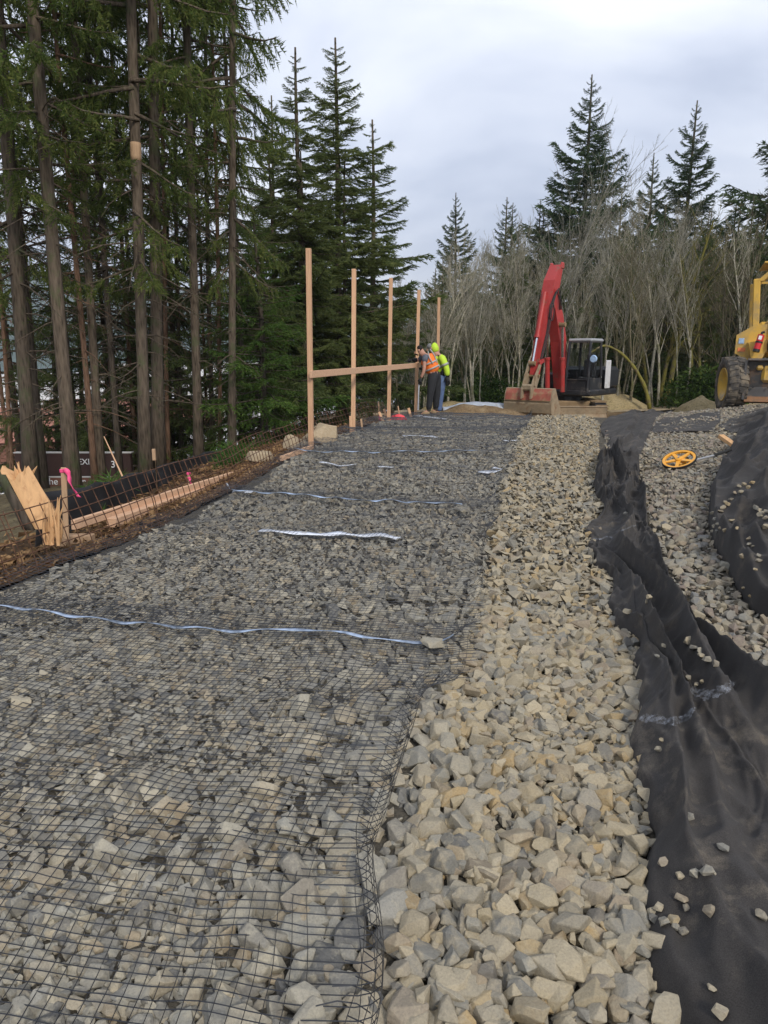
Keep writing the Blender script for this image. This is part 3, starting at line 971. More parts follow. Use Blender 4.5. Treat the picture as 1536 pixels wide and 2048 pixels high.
f3l = hitp([(1462, 868), (1440, 862), (1448, 846), (1470, 838), (1490, 826)])[:, :2]
f3r = hitp([(1800, 866), (1800, 850), (1800, 838), (1800, 826), (1800, 814)])[:, :2]
sheet('fabric_sheet', 'bunched dark fabric sheet lying in front of the yellow loader', f3l, f3r, 90, 90, h_far)
def h_top(U, S, W, x, y):
    z = .05+pleat(U, .35+.1*vnoise(S*1.2, S*0, 97), .14, .10)+pleat(U, .75, .1, .08)*(.6+.4*vnoise(S*2, S*0, 98))+.035*fbm(x*4, y*4, 3, 99)
    z = z*smooth01(np.minimum(U, 1-U)/.08+.1)
    return .06*np.sin(S*3), z+.008
f4l = hitp([(1208, 928), (1216, 905), (1214, 880), (1196, 862), (1205, 845)])[:, :2]
f4r = hitp([(1262, 930), (1290, 895), (1300, 870), (1310, 845), (1345, 822)])[:, :2]
sheet('fabric_sheet', 'short twisted black fabric end between the tan stones and the excavator blade', f4l, f4r, 44, 120, h_top)
# paler worn patch of fabric half covered by gravel
def h_flat(U, S, W, x, y):
    return .0*U, .035+.03*fbm(x*3, y*3, 3, 101)+.0*U
f5l = hitp([(1300, 868), (1312, 850), (1330, 838)])[:, :2]; f5r = hitp([(1425, 866), (1440, 846), (1440, 826)])[:, :2]
sheet('fabric_sheet', 'flat grey strip of fabric half buried in gravel near the loader wheel', f5l, f5r, 50, 50, h_flat)

# ------------------------------------------------------------------ loose stones lying on the fabric
dg = bpy.context.evaluated_depsgraph_get()
fabs = [o for o in bpy.data.objects if o.name.startswith('fabric_sheet')]
from mathutils.bvhtree import BVHTree
BV = []
for o in fabs:
    me = o.data
    BV.append(BVHTree.FromPolygons([v.co[:] for v in me.vertices], [tuple(p.vertices) for p in me.polygons]))
def on_fabric(px, py):
    d = Vector(ray(px, py)).normalized()
    best = None
    for b in BV:
        loc, nor, idx, dist = b.ray_cast(Vector((0, 0, CAM_H)), d)
        if loc is not None and (best is None or dist < best[1]): best = (loc, dist)
    return best[0] if best else Vector(hit(px, py))
def loose(px, py, pw, label, group, mat='stone_tan', cat='stone', name='loose_stone', seat=.30, ar=.8):
    P = on_fabric(px, py+pw*.3)
    dep = float(project(np.array(P))[2][0])
    s = pw*dep/FPX*.95
    me = loose.meshes.get(mat)
    if me is None:
        me = loose.meshes[mat] = [mesh_np('stone', PV*.58, PF, [MAT[mat]]) for PV, PF in LOD0]
    o = bpy.data.objects.new(name, random.choice(me))
    o.matrix_world = Matrix.Translation(P+Vector((0, 0, s*seat))) @ Matrix.Rotation(random.uniform(0, 6.28), 4, 'Z') @ Matrix.Rotation(random.gauss(0, .25), 4, 'X') @ Matrix.Diagonal((s, s*random.uniform(.75, 1), s*ar, 1))
    COL.objects.link(o)
    return tag(o, label, cat, group)
loose.meshes = {}
GF = 'loose stones on the long fabric sheet'
LF = 'small tan stone lying loose on the long black fabric sheet'
for px, py, pw in [(1379, 1634, 22), (1446, 1693, 26), (1325, 1722, 22), (1358, 1750, 20), (1388, 1744, 24), (1412, 1738, 30), (1425, 1742, 16), (1362, 1796, 28), (1388, 1744, 14),
                   (1274, 1813, 32), (1316, 1812, 24), (1306, 1836, 22), (1328, 1842, 24), (1346, 1836, 26), (1352, 1852, 20), (1366, 1860, 22), (1372, 1814, 16), (1284, 1832, 18), (1418, 1820, 28), (1520, 1828, 26), (1423, 1976, 20), (1440, 2022, 34),
                   (1323, 1480, 14), (1318, 1498, 16), (1376, 1355, 14), (1392, 1368, 12), (1404, 1362, 12), (1298, 1194, 14), (1293, 1203, 12), (1330, 1290, 14), (1314, 1312, 12), (1376, 1280, 20), (1388, 1296, 20), (1404, 1310, 18), (1416, 1318, 22), (1430, 1326, 20), (1251, 1026, 10), (1254, 1222, 18), (1250, 1264, 20), (1252, 1272, 14), (1400, 1300, 16), (1288, 2010, 20)]:
    loose(px, py, pw, LF, GF)
GH = 'loose stones on the heaped fabric sheet'
LH = 'small tan stone lying on the heaped black fabric at the right edge'
for px, py, pw in [(1478, 972, 10), (1488, 968, 11), (1496, 974, 10), (1505, 965, 11), (1470, 985, 10), (1482, 983, 12), (1462, 998, 11), (1455, 1008, 12), (1446, 1014, 12), (1440, 1022, 12), (1450, 1004, 9), (1426, 1026, 11), (1430, 1038, 12), (1436, 1048, 12), (1440, 1056, 10), (1428, 1052, 10), (1462, 1040, 12), (1474, 1056, 9), (1450, 1060, 12), (1497, 1076, 12), (1498, 1088, 13), (1506, 1092, 8), (1486, 1112, 15), (1517, 1110, 11), (1517, 1120, 13), (1510, 1138, 9), (1512, 1015, 14), (1522, 1028, 16), (1530, 1035, 14), (1530, 1052, 16), (1488, 1176, 9), (1500, 1192, 10), (1520, 1020, 12), (1533, 1022, 14), (1434, 1062, 12), (1425, 1062, 10)]:
    loose(px, py, pw, LH, GH)
def on_grid_stone(px, py, pw, label, ar=.7, yaw=.3):
    P = Vector(hit(px, py)); P.z = float(hm(DR, P.x, P.y))+.02
    s = pw*float(project(np.array(P))[2][0])/FPX
    o = link('loose_stone', mesh_np('stone', LOD0[3][0]*.58, LOD0[3][1], [MAT['stone_tan']]))
    o.location = P+Vector((0, 0, s*.30*ar)); o.scale = (s, s*.75, s*ar); o.rotation_euler = (.1, .05, yaw)
    return tag(o, label, 'stone')
on_grid_stone(865, 1316, 44, 'blocky tan stone weighing down the end of the pale blue strip')
on_grid_stone(925, 1036, 30, 'tan wedge stone on the grid edge beyond the longest white strip', .55)

# white marking paint across the fabric
def paint(pix, w, label):
    P = []
    pts = catmull(np.array(pix, float), 36)
    wob = w*(1+.2*np.sin(np.arange(36)*.7)+.12*np.sin(np.arange(36)*1.9))*np.clip(np.minimum(np.arange(36), 35-np.arange(36))/4+.2, 0, 1)
    rows = []
    for (px, py), ww in zip(pts, wob):
        rows.append([on_fabric(px, py-ww/2), on_fabric(px, py+ww/2)])
    V = np.array([[list(q) for q in r] for r in rows]).reshape(-1, 3); V[:, 2] += .006
    n = 36
    F = np.stack([np.arange(n-1)*2, np.arange(n-1)*2+1, np.arange(n-1)*2+3, np.arange(n-1)*2+2], -1)
    o = link('paint_mark', mesh_np('paint_mark', V, F, [MAT['spray_white']], True))
    o.parent = fabs[0]
    tag(o, label)
paint([(1232, 1066), (1250, 1060), (1265, 1054), (1282, 1050)], 3, 'thin white paint line')
paint([(1186, 1078), (1200, 1080), (1215, 1074), (1230, 1080)], 3, 'thin white paint line')
paint([(1380, 1382), (1410, 1392), (1440, 1384), (1470, 1368)], 20, 'smudged white paint mark')
paint([(1278, 1440), (1310, 1440), (1340, 1446), (1366, 1440), (1392, 1418)], 16, 'smudged white paint mark')
# ------------------------------------------------------------------ far land beyond the trees
def hill_mesh():
    az = np.linspace(R(-75), R(75), 160)
    rr = np.array([900, 1100, 1350, 1650, 1950, 2250, 2600, 3000])
    hh = np.array([0, .22, .5, .8, 1.0, .95, .7, .3])
    V = []
    for r, h in zip(rr, hh):
        prof = 190 + 70*fbm(az*3.1, az*0+2, 4, 201) - 60*smooth01((az+.35)/.5) - 80*smooth01((az-.1)/.5)
        d = fbm(az*14, az*0+r*.003, 4, 203)*22*h
        V.append(np.stack([r*np.sin(az), r*np.cos(az), -11+prof*h+d], -1))
    V = np.concatenate(V)
    return V, grid_faces(len(az), len(rr))
hv, hf = hill_mesh()
tag(link('hills', mesh_np('hills', hv, hf, [MAT['hill_forest']], True)), 'blue green wooded ridge across the valley', kind='structure')
tw = NT('lake_water'); tw.base((0.05, 0.08, 0.09)).set(0.12, 0, 0.5)
tw.bump(tw.noise(0.35, 3.0, .5, tw.n('ShaderNodeNewGeometry').outputs['Position']), .15, .3)
MAT['lake_water'] = tw.m
wv = np.array([[-1200, 130, -9.45], [200, 130, -9.45], [200, 1150, -9.45], [-1200, 1150, -9.45]])
tag(link('water', mesh_np('water', wv, np.array([[0, 1, 2, 3]]), [MAT['lake_water']])), 'pale lake seen through the trees', kind='structure')
patch('parking_lot', np.array([[-90, 36], [-14, 36], [-5, 60], [0, 127], [-150, 127], [-150, 60]]), 3.0, MAT['parking_lot'], .12, 'pale paved lot at the bottom of the bank')

def facade_mats():
    plain('wall_white', (0.66, 0.66, 0.66), 0.8, 0, .06, .5)
    plain('wall_brown', (0.17, 0.075, 0.05), 0.8, 0, .12, .6)
    plain('roof_red', (0.30, 0.13, 0.09), 0.8, 0, .2, .8)
    plain('roof_pale', (0.55, 0.54, 0.52), 0.7, 0, .1, .4)
    plain('dark_glass', (0.03, 0.035, 0.04), 0.15, 0, .2, .5)
    plain('letter_white', (0.8, 0.8, 0.8), 0.6, 0, .03, 1)
    plain('sign_dark', (0.045, 0.022, 0.018), 0.7, 0, .2, 2)
facade_mats()
def house(px, py, Y, w, d, h, wall, roofm, label, name='building', rz=0.0, gable=True):
    P = at(px, py, Y); z0 = float(G(P[0], P[1]))-.3
    t = thing(name, label, 'building', (P[0], P[1], z0), rz)
    MB().box((0, 0, h/2), (w, d, h)).build('wall', MAT[wall], t)
    if gable:
        rh = d*.22
        MB().prism([(-d/2-.4, h+.01), (d/2+.4, h+.01), (0, h+rh)], w+.8, 'x').build('roof', MAT[roofm], t)
    else:
        MB().box((0, 0, h+.2), (w+.3, d+.3, .38)).build('roof', MAT[roofm], t)
    n = max(2, int(w/3.2))
    for i in range(n):
        for fl in range(max(1, int(h/3.2))):
            x = -w/2+(i+.5)*w/n
            wd = MB().box((x, -d/2-.03, 1.5+fl*3.0), (1.3, .12, 1.4)).build('window', MAT['wall_white'], t)
            MB().box((x, -d/2-.07, 1.5+fl*3.0), (1.1, .10, 1.2)).build('pane', MAT['dark_glass'], wd)
    return t
house(60, 780, 74, 30, 14, 9.5, 'wall_white', 'roof_pale', 'long pale building at the bottom of the bank behind the left trunks', gable=False, rz=.15)
house(470, 790, 92, 24, 14, 8.5, 'wall_white', 'roof_pale', 'pale flat roofed building seen between the trunks left of the nearest wooden post', gable=False, rz=-.1)
house(35, 860, 50, 16, 9, 4.2, 'wall_brown', 'roof_red', 'low brown building with a red brown roof behind the leftmost trunks', rz=.2)
house(260, 880, 52, 11, 8, 3.4, 'wall_white', 'roof_red', 'small pale building with a red brown roof behind the middle trunks', rz=-.1)

# roadside sign board down the bank
def sign_board():
    Y = 15.0
    a = at(40, 985, Y); b = at(262, 905, Y)
    cx = (a[0]+b[0])/2; w = b[0]-a[0]; h = b[2]-a[2]; z0 = a[2]
    t = thing('sign', 'dark brown sign board with white lettering behind the left trunks', 'sign', (cx, Y, z0))
    MB().box((0, 0, h*.70), (w, .12, h*.56), bev=.01).build('board', MAT['sign_dark'], t)
    MB().box((0, 0, h*.195), (w*.98, .12, h*.38), bev=.01).build('board', MAT['wall_brown'], t)
    MB().box((0, .02, h*.405), (w*1.02, .16, h*.035)).build('trim', MAT['roof_pale'], t)
    MB().box((0, .02, h*1.0), (w*1.02, .16, h*.02)).build('trim', MAT['roof_pale'], t)
    for s in (-1, 1):
        zg = float(G(cx+s*w*.45, Y+.1))-z0-.3
        MB().box((s*w*.45, .15, (h+zg)/2), (.14, .14, h-zg)).build('post', MAT['bark_dark'], t)
    def word(txt, px, py, hpx):
        P = at(px, py, Y-.075)
        cu = bpy.data.curves.new('lettering', 'FONT'); cu.body = txt; cu.size = hpx*Y/FPX*1.38; cu.extrude = .008; cu.align_x = 'LEFT'
        tmp = bpy.data.objects.new('lettering', cu); COL.objects.link(tmp)
        bpy.context.view_layer.update()
        me = bpy.data.meshes.new_from_object(tmp.evaluated_get(bpy.context.evaluated_depsgraph_get()))
        bpy.data.objects.remove(tmp)
        me.materials.clear(); me.materials.append(MAT['letter_white'])
        link('lettering', me, t, (P[0]-cx, -.075, P[2]-z0), (math.pi/2, 0, 0))
    word('EXIT', 156, 929, 12)
    word('3', 222, 935, 14)
    word('he', 98, 969, 14)
    word('n', 165, 967, 11)
sign_board()

# ------------------------------------------------------------------ conifers
def blades(P, D, rng, ln, wd, spread):
    """long thin needle sprays: one triangle each, at points P along direction D"""
    n = len(P)
    r = rng.normal(size=(n, 3)); r -= (r*D).sum(1)[:, None]*D; r /= np.linalg.norm(r, axis=1)[:, None]+1e-9
    d = D + r*spread; d /= np.linalg.norm(d, axis=1)[:, None]
    q = np.cross(d, rng.normal(size=(n, 3))); q /= np.linalg.norm(q, axis=1)[:, None]+1e-9
    L = (ln*rng.uniform(.6, 1.3, n))[:, None]
    return np.stack([P - q*wd/2, P + q*wd/2, P + d*L], 1).reshape(-1, 3)
def bough(rng, L, sag, tipup, tw_sp, tw_len, hang, bl_sp, bl_len, bl_w, start=.15, gap=.0):
    """one bough along +X: spine points and needle triangles"""
    k = 9
    s = np.linspace(0, 1, k)
    spine = np.stack([L*s, .06*L*np.sin(s*3+rng.uniform(0, 6)), -sag*L*s**1.5 + tipup*L*s**3], -1)
    tri = []; twigs = []
    m = max(3, int(L*(1-start)/tw_sp))
    for i in range(m):
        f = start + (1-start)*(i+rng.uniform(0, 1))/m
        if rng.uniform() < gap: continue
        p = np.array([np.interp(f, s, spine[:, j]) for j in range(3)])
        for sd in (-1, 1):
            l = tw_len*(1-.72*f)*rng.uniform(.55, 1.15)
            a = rng.uniform(.55, 1.1)
            d = np.array([math.cos(a), sd*math.sin(a), -hang*rng.uniform(.4, 1.3)]); d /= np.linalg.norm(d)
            nb = max(2, int(l/bl_sp))
            u = (np.arange(nb)+rng.uniform(0, 1, nb))/nb
            Q = p + d*(u*l)[:, None]; Q[:, 2] -= hang*.35*l*u**2
            tri.append(blades(np.repeat(Q, 2, 0), np.repeat(d[None], nb*2, 0), rng, bl_len, bl_w, .75))
            twigs.append((p, p+d*l*.8 + np.array([0, 0, -hang*.2*l])))
    nb = int(L*.5/bl_sp)
    u = rng.uniform(.5, 1, nb); Q = np.stack([np.interp(u, s, spine[:, j]) for j in range(3)], -1)
    tri.append(blades(Q, np.repeat(np.array([[1., 0, 0]]), nb, 0), rng, bl_len, bl_w, .9))
    return spine, np.concatenate(tri), twigs
def make_conifer(seed, H, r0, bare, crown_r, prof, n_br, bp, dead=0, dead_len=1.4, pitch=(-.1, .35), trunk_mat='bark_fir', leaf='needles_olive', wob=.06, twist=True, dead_lo=.06):
    """returns (trunk mesh, crown mesh); height H, crown from bare*H to the top"""
    rng = np.random.default_rng(seed)
    boughs = [bough(rng, 1.0, *b) for b in bp for _ in range(3)]
    tri = []
    T = MB()
    k = 14
    zz = np.linspace(0, 1, k)
    ph = rng.uniform(0, 6)
    cx = wob*np.sin(zz*5+ph)*zz; cy = wob*np.cos(zz*4+ph)*zz
    rad = r0*(1-.93*zz)**.85 + .012; rad[0] *= 1.35
    T.tube(np.stack([cx, cy, zz*H], -1), rad, 10)
    ga = rng.uniform(0, 6)
    for i in range(n_br):
        f = (i+rng.uniform(0, 1))/n_br
        f = 1-(1-f)**1.0
        h = bare + (1-bare)*f*.985
        l = crown_r*prof(f)*rng.uniform(.7, 1.15)
        if l < .05: l = .05
        sp, tr, tw = boughs[int(rng.integers(0, len(boughs)))]
        ga += 2.4+rng.normal(0, .3)
        pt = pitch[0]+(pitch[1]-pitch[0])*f + rng.normal(0, .09)
        M = np.array((Matrix.Rotation(ga, 3, 'Z') @ Matrix.Rotation(-pt, 3, 'Y') @ Matrix.Rotation(rng.normal(0, .2), 3, 'X')))
        o = np.array([np.interp(h, zz, cx), np.interp(h, zz, cy), h*H])
        sc = np.array([l, l*rng.uniform(.8, 1.15), l])
        tri.append((tr*sc) @ M.T + o)
        P = (sp*sc) @ M.T + o
        rb = (.010+.012*l)*np.linspace(1, .2, len(P))
        T.tube(P[::2], rb[::2], 4, False)
        if l > .9:
            for a, b in tw[::3]:
                T.tube(np.array([(a*sc) @ M.T + o, (b*sc) @ M.T + o]), [.006, .003], 3, False)
    for i in range(dead):
        h = rng.uniform(dead_lo, max(dead_lo+.1, min(bare*1.5, .7))); a = rng.uniform(0, 6.28)
        l = dead_len*rng.uniform(.3, 1.2)
        d = np.array([math.cos(a), math.sin(a), rng.uniform(-.35, .2)])
        o = np.array([np.interp(h, zz, cx), np.interp(h, zz, cy), h*H])
        s = np.linspace(0, 1, 5)[:, None]
        P = o + d*l*s + np.array([0, 0, -.22*l])*s**2 + rng.normal(0, .02*l, (5, 3))*s
        T.tube(P, np.linspace(.011, .003, 5)*(.7+.5*l), 4, False)
        for q in range(int(l*4)):
            f = rng.uniform(.25, 1); p = P[min(4, int(f*4))]
            e = p + (d*.3+rng.normal(0, .5, 3))*.35*l*.6+np.array([0, 0, -.08])
            T.tube(np.array([p, e]), [.006, .002], 3, False)
    tri = np.concatenate(tri)
    n = len(tri)//3
    crown = mesh_np('crown', tri, np.arange(n*3).reshape(-1, 3), [MAT[leaf]])
    trunk = T.mesh('trunk', MAT[trunk_mat], True)
    return trunk, crown
# bough settings: sag, tipup, twig spacing, twig length, hang, blade spacing, blade length, blade width, start, gap  (unit length bough)
BP_HANG = [(.22, .16, .055, .42, .60, .014, .056, .0130, .12, .08), (.30, .18, .06, .40, .85, .014, .058, .0130, .18, .15)]
BP_FULL = [(.20, .20, .048, .48, .35, .018, .074, .023, .05, .0), (.12, .18, .048, .52, .28, .018, .074, .023, .08, .05)]
BP_UP = [(.16, .34, .055, .42, .32, .022, .09, .027, .10, .05), (.10, .30, .055, .44, .25, .022, .09, .027, .10, .05)]
prof_open = lambda f: (.55+.6*math.sin(math.pi*min(1, f*1.25)))*(1-f)**.35
prof_cone = lambda f: (1-f)**.72*(.9+.22*math.sin(f*40))+.03
prof_spire = lambda f: min(1.0, .75+f*1.2)*(1-f)**.95*(.8+.3*math.sin(f*31)**2)+.03
PROTO = {}
def proto(key, *a, **k):
    PROTO[key] = make_conifer(*a, **k)
proto('tallA', 1, 25, .135, .15, 2.9, prof_open, 82, BP_HANG, 36, 1.6, (-.12, .25))
proto('tallB', 2, 24, .13, .20, 2.6, prof_open, 72, BP_HANG, 36, 1.4, (-.1, .25))
proto('tallC', 3, 26, .135, .26, 2.8, prof_open, 64, BP_HANG, 46, 1.6, (-.12, .25))
proto('thin', 4, 17, .06, .34, 1.5, prof_open, 60, BP_HANG, 60, 1.0, (-.15, .2), trunk_mat='bark_fir_red', wob=.18)
proto('thinB', 5, 18, .07, .22, 1.8, prof_open, 80, BP_HANG, 70, 1.2, (-.15, .2), wob=.15)
proto('full', 6, 14, .13, .20, 2.7, prof_cone, 110, BP_FULL, 60, 1.7, (-.05, .55), leaf='needles_mid', dead_lo=.08)
proto('fullB', 7, 13, .12, .16, 2.3, prof_cone, 98, BP_FULL, 50, 1.5, (-.05, .5), leaf='needles_mid', dead_lo=.08)
proto('young', 8, 7, .08, .06, 1.9, prof_cone, 110, BP_HANG, 10, .8, (-.05, .4), leaf='needles_bright')
proto('low', 9, 9, .09, .03, 2.4, prof_cone, 66, BP_HANG, 16, 1.2, (-.15, .35), leaf='needles_mid')
proto('spire', 10, 21, .22, .24, 5.2, prof_spire, 135, BP_UP, 20, 2.0, (-.12, .55), leaf='needles_dark', trunk_mat='bark_dark')
proto('spireB', 11, 19, .20, .20, 4.6, prof_spire, 105, BP_UP, 20, 2.0, (-.08, .65), leaf='needles_dark', trunk_mat='bark_dark')
proto('youngfir', 13, 14, .12, .04, 3.0, prof_cone, 95, BP_UP, 10, 1.5, (-.1, .45), leaf='needles_mid', trunk_mat='bark_dark')
proto('backfir', 12, 15, .16, .05, 3.3, prof_cone, 110, BP_UP, 10, 1.5, (-.1, .45), leaf='needles_dark', trunk_mat='bark_dark')
def tree_at(name, label, cat, key, px, py, Y, rz=0.0, lean_px=None, group=None, scale=1.0, rs=1.0, h_top=None, protos=PROTO, parts=('trunk', 'crown'), leafm=None, trunkm=None, leany=0.0):
    P = at(px, py, Y)
    z = float(G(P[0], P[1]))-.15
    t = thing(name, label, cat, (P[0], P[1], z), 0, group)
    tr, cr = protos[key]
    if h_top is not None:                      # scale so that the top appears at pixel (x, y)
        Q = at(h_top[0], h_top[1], Y); H = max(v.co.z for v in tr.vertices)
        scale = (Q[2]-z)/H
    t.scale = (scale*rs, scale*rs, scale)
    if lean_px is not None:                    # lean so that the trunk passes through this pixel at the same distance
        Q = at(lean_px[0], lean_px[1], Y)
        t.rotation_euler = (leany, math.atan2(Q[0]-P[0], Q[2]-z), 0)
    for nm, me in zip(parts, (tr, cr)):
        if me is None: continue
        o = link(nm, me, t, rot=(0, 0, rz))
    return t
GT = 'tall firs standing along the left bank'
named = [
 ('tallA', 62, 960, 12.6, (0, 60), 1.0, 'fir trunk at the far left edge, leaning out of the photo at its top'),
 ('tallC', 84, 940, 14.6, (22, 300), .72, 'thinner dark fir trunk directly behind the leftmost trunk'),
 ('tallB', 146, 965, 12.4, (72, 100), 1.02, 'thick straight fir trunk behind the stake with the pink ribbon'),
 ('thin', 187, 930, 13.6, (128, 160), .95, 'thin reddish fir trunk between two thicker trunks right of the pink ribbon'),
 ('tallC', 199, 930, 13.8, (155, 150), .66, 'medium fir trunk just right of the thin reddish trunk'),
 ('thinB', 238, 930, 14.6, (195, 380), .92, 'thin dark fir trunk left of the trunk with a bare patch'),
 ('thin', 270, 900, 17.5, (240, 350), .95, 'slender fir trunk close behind the left of the trunk with a bare patch'),
 ('tallA', 290, 935, 13.2, (262, 0), .88, 'fir trunk with a pale bare patch high up where bark is missing'),
 ('tallB', 316, 930, 14.0, (303, 20), 1.02, 'dark thick fir trunk just right of the trunk with the bare patch'),
 ('thinB', 362, 900, 18.0, (348, 350), .9, 'thin mossy fir trunk right of the dark thick trunk'),
 ('tallC', 398, 925, 14.6, (376, 150), .76, 'dark fir trunk standing over the end of the silt fence'),
 ('tallA', 463, 905, 14.6, (464, 150), .66, 'rightmost tall fir trunk left of the boulders, dead twigs up its side'),
]
for i, (k, px, py, Y, lp, rs, lab) in enumerate(named):
    t = tree_at('fir_tree', lab, 'fir tree', k, px, py, Y, i*1.9, lp, GT, rs=rs*.84, leany=0)
    if i == 7:
        tb = MB()
        P0 = at(275, 300, Y); M = t.matrix_basis.inverted()
        bpy.context.view_layer.update()
        M = Matrix.Rotation(-i*1.9, 4, 'Z') @ M
        q0 = M @ Vector(at(274.5, 322, Y)); q1 = M @ Vector(at(273, 286, Y))
        tv = np.array([v.co[:] for v in [c for c in t.children if c.name.startswith('trunk')][0].data.vertices][:140]).reshape(14, 10, 3); tc = tv.mean(1); tr_ = np.linalg.norm(tv-tc[:, None], axis=2).mean(1)
        zs = np.linspace(min(q0.z, q1.z), max(q0.z, q1.z), 5)
        tb.tube([[np.interp(z, tc[:, 2], tc[:, 0]), np.interp(z, tc[:, 2], tc[:, 1]), z] for z in zs], [np.interp(z, tc[:, 2], tr_)*f for z, f in zip(zs, (1.0, 1.04, 1.05, 1.04, 1.0))], 10)
        tb.build('bare_patch', MAT['stake_wood'], t, True).rotation_euler.z = i*1.9
tree_at('fir_tree', 'tall conical fir rising behind the nearest wooden post', 'fir tree', 'fullB', 612, 860, 19.0, 0, None, 'conical firs behind the wooden posts', h_top=(603, 95), rs=1.3)
tree_at('fir_tree', 'full conical fir with the tallest pointed top, behind the second wooden post', 'fir tree', 'full', 680, 830, 21.0, 1, None, 'conical firs behind the wooden posts', h_top=(680, 78), rs=1.25)
tree_at('fir_tree', 'dense fir at the right end of the conical firs, behind the third post', 'fir tree', 'fullB', 745, 830, 24.0, 2, None, 'conical firs behind the wooden posts', h_top=(742, 240), rs=1.4)
tree_at('fir_tree', 'bright green young fir left of the nearest wooden post', 'fir tree', 'young', 528, 850, 15.5, 0, None, h_top=(522, 415), rs=1.35)
tree_at('fir_tree', 'dark fir filling the gap between the rightmost tall trunk and the conical firs', 'fir tree', 'full', 560, 850, 23.0, 3, None, h_top=(548, 190))
for px, Y, s, lab in [(40, 15.5, 1.0, 'low fir with dark drooping boughs between the two leftmost trunks'), (225, 16.0, .9, 'low green fir standing behind the thin trunks right of the pink ribbon'), (345, 16.5, .95, 'low green fir right of the dark thick trunk')]:
    tree_at('fir_tree', lab, 'fir tree', 'low', px, 900, Y+2, px, None, 'low firs among the tall trunks', scale=s)
for i, (px, Y, s, k) in enumerate([(15, 16.5, .95, 'thin'), (110, 17.5, 1.0, 'thinB'), (165, 18.5, 1.0, 'thin'), (222, 17.0, .9, 'thin'), (335, 16.5, .95, 'thin'), (425, 17.5, 1.0, 'thinB'), (440, 16.0, .9, 'thin')]):
    tree_at('fir_tree', 'slender bare fir trunk set back among the thick left trunks', 'fir tree', k, px, 900, Y, i*2.3, (px-30+i*3, 200), 'slender fir trunks set back among the thick ones', scale=s, rs=.8)
GBK = 'firs further down the bank behind the trunks'
brng = random.Random(4)
for i in range(12):
    px = -40 + i*66 + brng.uniform(-14, 14)
    Y = brng.choice([17, 19, 22])
    if px > 640: Y += 4
    k = brng.choice(['low', 'thin', 'low', 'thin'])
    if px > 440: k = brng.choice(['low', 'low', 'young'])
    if k in ('low', 'young'):
        tree_at('fir_tree', 'low dark fir with drooping boughs further down the bank behind the trunks', 'fir tree', k, px, 900, Y, i*1.3, None, GBK, scale=brng.uniform(.7, 1.15))
    else:
        tree_at('fir_tree', 'slim fir among the many standing further down the bank behind the trunks', 'fir tree', k, px, 900, Y, i*1.3, None, 'slim firs further down the bank', scale=brng.uniform(.75, 1.0), rs=.8)
# right side conifers
GS = 'spruces rising above the bare thicket'
for (k, px, Y, top, rs, lab) in [
  ('spire', 1146, 46, (1160, 150), 1.0, 'tallest spruce, rising straight above the excavator arm'),
  ('spireB', 1342, 48, (1347, 200), 1.0, 'spruce with upswept limbs above the thicket left of the yellow loader'),
  ('spire', 1560, 40, (1552, 60), 1.0, 'big dark spruce cut by the right edge of the photo'),
  ('spireB', 905, 44, (905, 385), .95, 'small pointed spruce above the bare trees left of the excavator'),
  ('backfir', 1012, 45, (1010, 405), .8, 'small spruce between the pointed spruce and the tallest spruce'),
  ('spireB', 1272, 52, (1272, 305), .9, 'narrow spruce top between the tallest spruce and the upswept spruce'),
  ('backfir', 1062, 46, (1062, 400), .8, 'dark spruce close left of the tallest spruce'),
  ('backfir', 1440, 46, (1442, 400), 1.1, 'dark broad spruce behind the thicket beside the right edge spruce')]:
    tree_at('spruce_tree', lab, 'spruce', k, px, 800, Y, px*.7, None, GS, h_top=top, rs=rs*1.22)
for i in range(24):
    px = 790 + i*36 + brng.uniform(-14, 14)
    tree_at('spruce_tree', 'dark spruce forming the backdrop behind the bare thicket', 'spruce', 'backfir', px, 800, brng.choice([40, 46, 52]), i*2.1, None, 'dark spruces behind the bare thicket', scale=(brng.uniform(.45, .65) if px < 1000 else brng.uniform(.58, .78)), rs=1.15)

